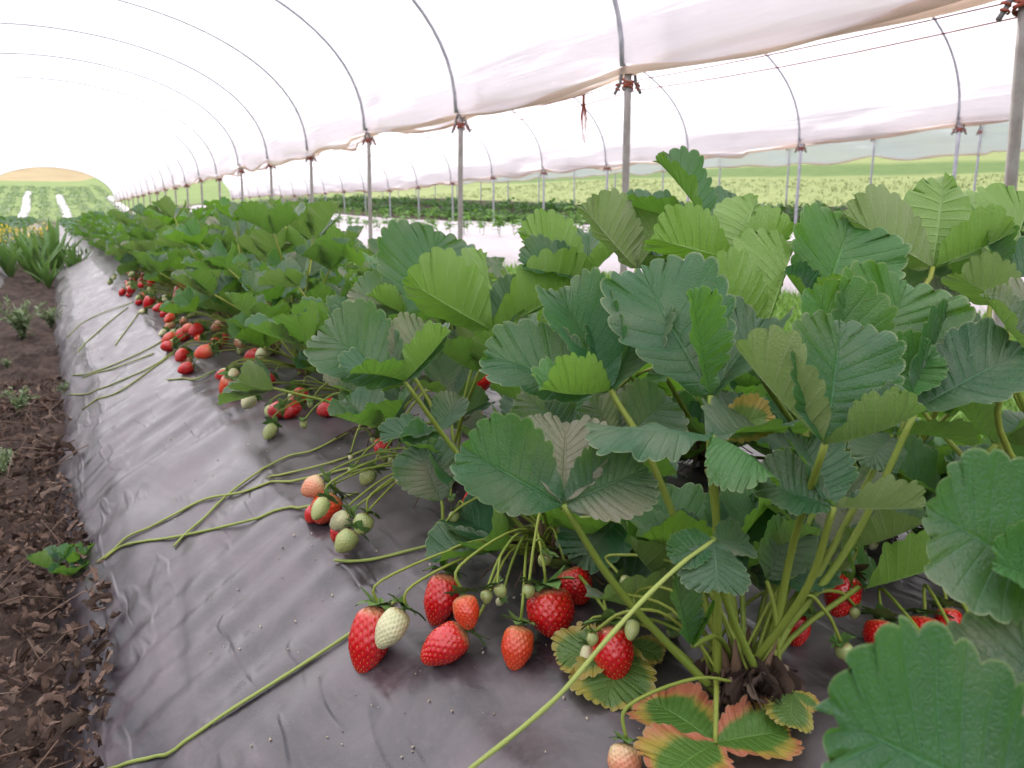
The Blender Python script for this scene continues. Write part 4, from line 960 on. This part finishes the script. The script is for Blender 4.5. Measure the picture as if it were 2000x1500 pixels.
def bushy_weed(seed, n=170, w=.11, h=.14):
    r = np.random.default_rng(seed); b = MB()
    for k in range(22):
        a = r.uniform(0, 6.28); tip = np.array([w*math.cos(a)*r.uniform(.2, 1), w*math.sin(a)*r.uniform(.2, 1), h*r.uniform(.5, 1)])
        P = bez([(0, 0, -.01), tip*np.array([.35, .35, .6]), tip], 6); b.add(*tube(P, .0018, 4))
        for q in range(9):
            c = P[r.integers(1, 6)]+r.normal(0, .006, 3); leaf_blade(b, c, r.normal(size=3)+np.array([0, 0, .6]), np.array([0, 0, 1.])+r.normal(0, .3, 3), r.uniform(.018, .034), r.uniform(.004, .008), .2, 3)
    return b.mesh('weed')
for (px, py, sd, sc, lab) in ((45, 660, 1, 1.25, 'tufted grey-green weed growing in the bare soil furrow'), (40, 815, 2, .55, 'small grey-green weed in the soil beside the dry leaves'), (130, 780, 3, .35, 'tiny green weed at the torn edge of the mulch'), (100, 640, 4, .8, 'sparse grey-green weed against the mulch film edge'), (15, 725, 5, .3, 'tiny weed seedling alone on dark soil'), (5, 940, 6, .45, 'little blue-green weed poking from the soil')):
    d_ = FW+(px-1000)/FPX*RT-(py-750)/FPX*UP; p = CAM+d_*(-CAM[2]/d_[2]); o = link('weed', bushy_weed(sd), M['weed'], loc=(p[0], p[1], float(ground_z(p[0], p[1]))+.01)); o.scale = (sc,)*3
    tag(o, lab, 'weed', 'weeds in the furrow')
def flower_mesh(seed):
    r = np.random.default_rng(seed); b = MB(); f = MB()
    for k in range(7):
        a = r.uniform(0, 6.28); tip = np.array([.12*math.cos(a)*r.random(), .12*math.sin(a)*r.random(), r.uniform(.32, .5)])
        P = bez([(0, 0, 0), tip*np.array([.4, .4, .55]), tip], 6); b.add(*tube(P, .003, 4))
        for q in range(5): leaf_blade(b, P[r.integers(1, 5)], r.normal(size=3)+np.array([0, 0, .5]), np.array([0, 0, 1.]), .06, .012, .3, 3)
        for q in range(9): leaf_blade(f, tip+r.normal(0, .02, 3), r.normal(size=3)+np.array([0, 0, .4]), r.normal(size=3)+np.array([0, 0, .5]), .022, .008, .1, 2)
    return b.mesh('stems'), f.mesh('blossoms')
FLM = [flower_mesh(k) for k in range(3)]
for k, (px, py, Zd) in enumerate([(2, 520, 9.0), (22, 500, 9.6), (40, 505, 9.4), (55, 498, 10.2), (70, 500, 9.8), (88, 498, 10.5), (12, 512, 9.2), (105, 488, 11.5), (32, 490, 10.8), (62, 488, 11.2)]):
    p = at(px, py, Zd); z = float(ground_z(p[0], p[1])); root = link('wildflower', None, loc=(p[0], p[1], z)); root.rotation_euler.z = k
    link('stems', FLM[k % 3][0], M['dock'], root); link('blossoms', FLM[k % 3][1], M['flower'], root)
    tag(root, 'yellow flowering weed behind the dock leaves in the furrow', 'wildflower', 'yellow wildflowers')
# dry leaves and twigs in the furrow
def dry_leaf_geo(seed, spt=3):
    r = np.random.default_rng(seed)
    V, F, U = leaflet_geo(5, spt, 3, r.uniform(.25, .42), r.uniform(.3, 1.1), r.uniform(1.0, 4.5), r.uniform(-2.2, 2.2), .03, .10, .05, seed)
    return V, F, U
DG = [dry_leaf_geo(600+k, 2) for k in range(10)]
def rand_rot(r):
    q = r.normal(size=4); q /= np.linalg.norm(q); w, x, y, z = q
    return np.array([[1-2*(y*y+z*z), 2*(x*y-z*w), 2*(x*z+y*w)], [2*(x*y+z*w), 1-2*(x*x+z*z), 2*(y*z-x*w)], [2*(x*z-y*w), 2*(y*z+x*w), 1-2*(x*x+y*y)]])
litter = MB(); r = np.random.default_rng(77)
def pile(x, y): return float(max(ground_z(x, y)+.005, bed_z(x, y) if x > -.09 else 0))
for k in range(6500):
    y_ = .45+2.9*r.random()**1.7; x_ = r.uniform(-.55, -.025+.06*math.exp(-((y_-1.15)/.22)**2)-.015*math.sin(y_*7))
    if y_ > 1.9 and r.random() < .55: continue
    V, F, U = DG[k % 10]; s = r.uniform(.008, .026)*(1 if y_ < 2 else 1.3); hgt = .045*max(0, 1-abs(x_+.14)/.22)*max(0, min(1, (2.3-y_)/1.0))
    litter.add((V-np.array([0, .5, 0]))@rand_rot(r)*s+np.array([x_, y_, pile(x_, y_)+r.random()*hgt+.006]), F, U)
for k in range(330):
    y_ = .5+2.6*r.random()**1.5; x_ = r.uniform(-.5, -.03); L = r.uniform(.05, .16); a = r.uniform(0, 3.14); p0 = np.array([x_, y_, pile(x_, y_)+.02+.03*r.random()])
    d_ = np.array([math.cos(a), math.sin(a), r.uniform(-.25, .25)])*L; k_ = r.normal(0, .018, 3)
    litter.add(*tube(bez([p0, p0+d_*.5+k_, p0+d_], 6), r.uniform(.0007, .0016), 4))
lo = link('leaf_litter', litter.mesh('leaf_litter', True), M['dry']); tag(lo, 'brown heap of dead strawberry leaves and stems along the mulch edge', 'leaf litter', kind='stuff')
DM = []
for k in range(10):
    V, F, U = dry_leaf_geo(800+k, 4); me = make_mesh('dry_leaf', V-np.array([0, .5, 0]), F, U); me.materials.append(M['dry']); DM.append(me)
for k in range(230):
    y_ = .6+1.5*r.random()**1.3; x_ = r.uniform(-.38, -.025+.06*math.exp(-((y_-1.15)/.22)**2))
    o = link('dry_leaf', DM[k % 10], None, lo); o.location = (x_, y_, pile(x_, y_)+.02+.035*r.random()*max(0, 1-abs(x_+.12)/.2)); o.rotation_euler = (r.uniform(-.9, .9), r.uniform(-.9, .9), r.uniform(0, 6.28)); s = r.uniform(.018, .036); o.scale = (s, s, s)
# dead leaves caught round the crowns
for key, (root, org) in PL.items():
    for k in range(26):
        a = r.uniform(0, 6.28); q = .12*math.sqrt(r.random())+.005
        if key == 'A' and (math.cos(a) < .1 or math.sin(a) < -.2): q = min(q, .02); x_, y_ = org[0]+q*math.cos(a), org[1]+q*math.sin(a)
        o = link('dead_leaf', DM[(k*3) % 10], None, root); o.location = Vector((x_, y_, float(bed_z(x_, y_))+.010))-Vector(org); o.rotation_euler = (r.uniform(-.5, .5), r.uniform(-.5, .5), r.uniform(0, 6.28)); s = r.uniform(.022, .042); o.scale = (s, s, s)
for key, (root, org) in PL.items():
    b = MB()
    for k in range(34):
        a = r.uniform(0, 6.28); q0 = r.uniform(0, .03); q1 = r.uniform(.03, .10 if key != 'A' else .04); p0 = org+np.array([q0*math.cos(a), q0*math.sin(a), .01]); p1 = org+np.array([q1*math.cos(a+.4), q1*math.sin(a+.4), 0]); p1[2] = float(bed_z(p1[0], p1[1]))+r.uniform(.003, .02)
        b.add(*tube(bez([p0, (p0+p1)/2+np.array([0, 0, r.uniform(.0, .02)]), p1], 5)-org, r.uniform(.0007, .0016), 4))
    th_ = link('dry_thatch', b.mesh('dry_thatch'), M['dry'], root); th_['kind'] = 'stuff'
# a young strawberry plant rooted in the litter
pt = CAM+(FW+(130-1000)/FPX*RT-(1130-750)/FPX*UP)*1.30
yp = proto_plant(999, 4, True, .10, False, .05, 1.2); yp.scale = (.5, .5, .5); yp.location = (pt[0], pt[1], max(.03, pt[2]-.05)); tag(yp, 'young strawberry plant rooted in the dead leaf heap', 'strawberry plant')
for c in PN+PF:
    for ch in c.children_recursive: bpy.data.objects.remove(ch)
    bpy.data.objects.remove(c)
# grit on the mulch
b = MB()
for k in range(160):
    px, py = R.uniform(300, 1250), R.uniform(760, 1480)
    p = hit_bed(px, py, .0008)[0]
    if p[0] < .1: continue
    s = R.uniform(.0006, .0022); Vv = np.array([[1, 0, 0], [-.5, .8, 0], [-.5, -.8, 0], [0, 0, .8]])*s
    b.add(Vv@rand_rot(r)+p+np.array([0, 0, s*.3]), [(0, 1, 3), (1, 2, 3), (2, 0, 3), (0, 2, 1)])
tag(link('petal_crumbs', b.mesh('petal_crumbs', smooth=False), plain('crumb_cream', (.62, .55, .42), (.40, .32, .24), 300, .8)), 'scattered cream petal crumbs and grit on the black mulch', 'crumbs', kind='stuff')
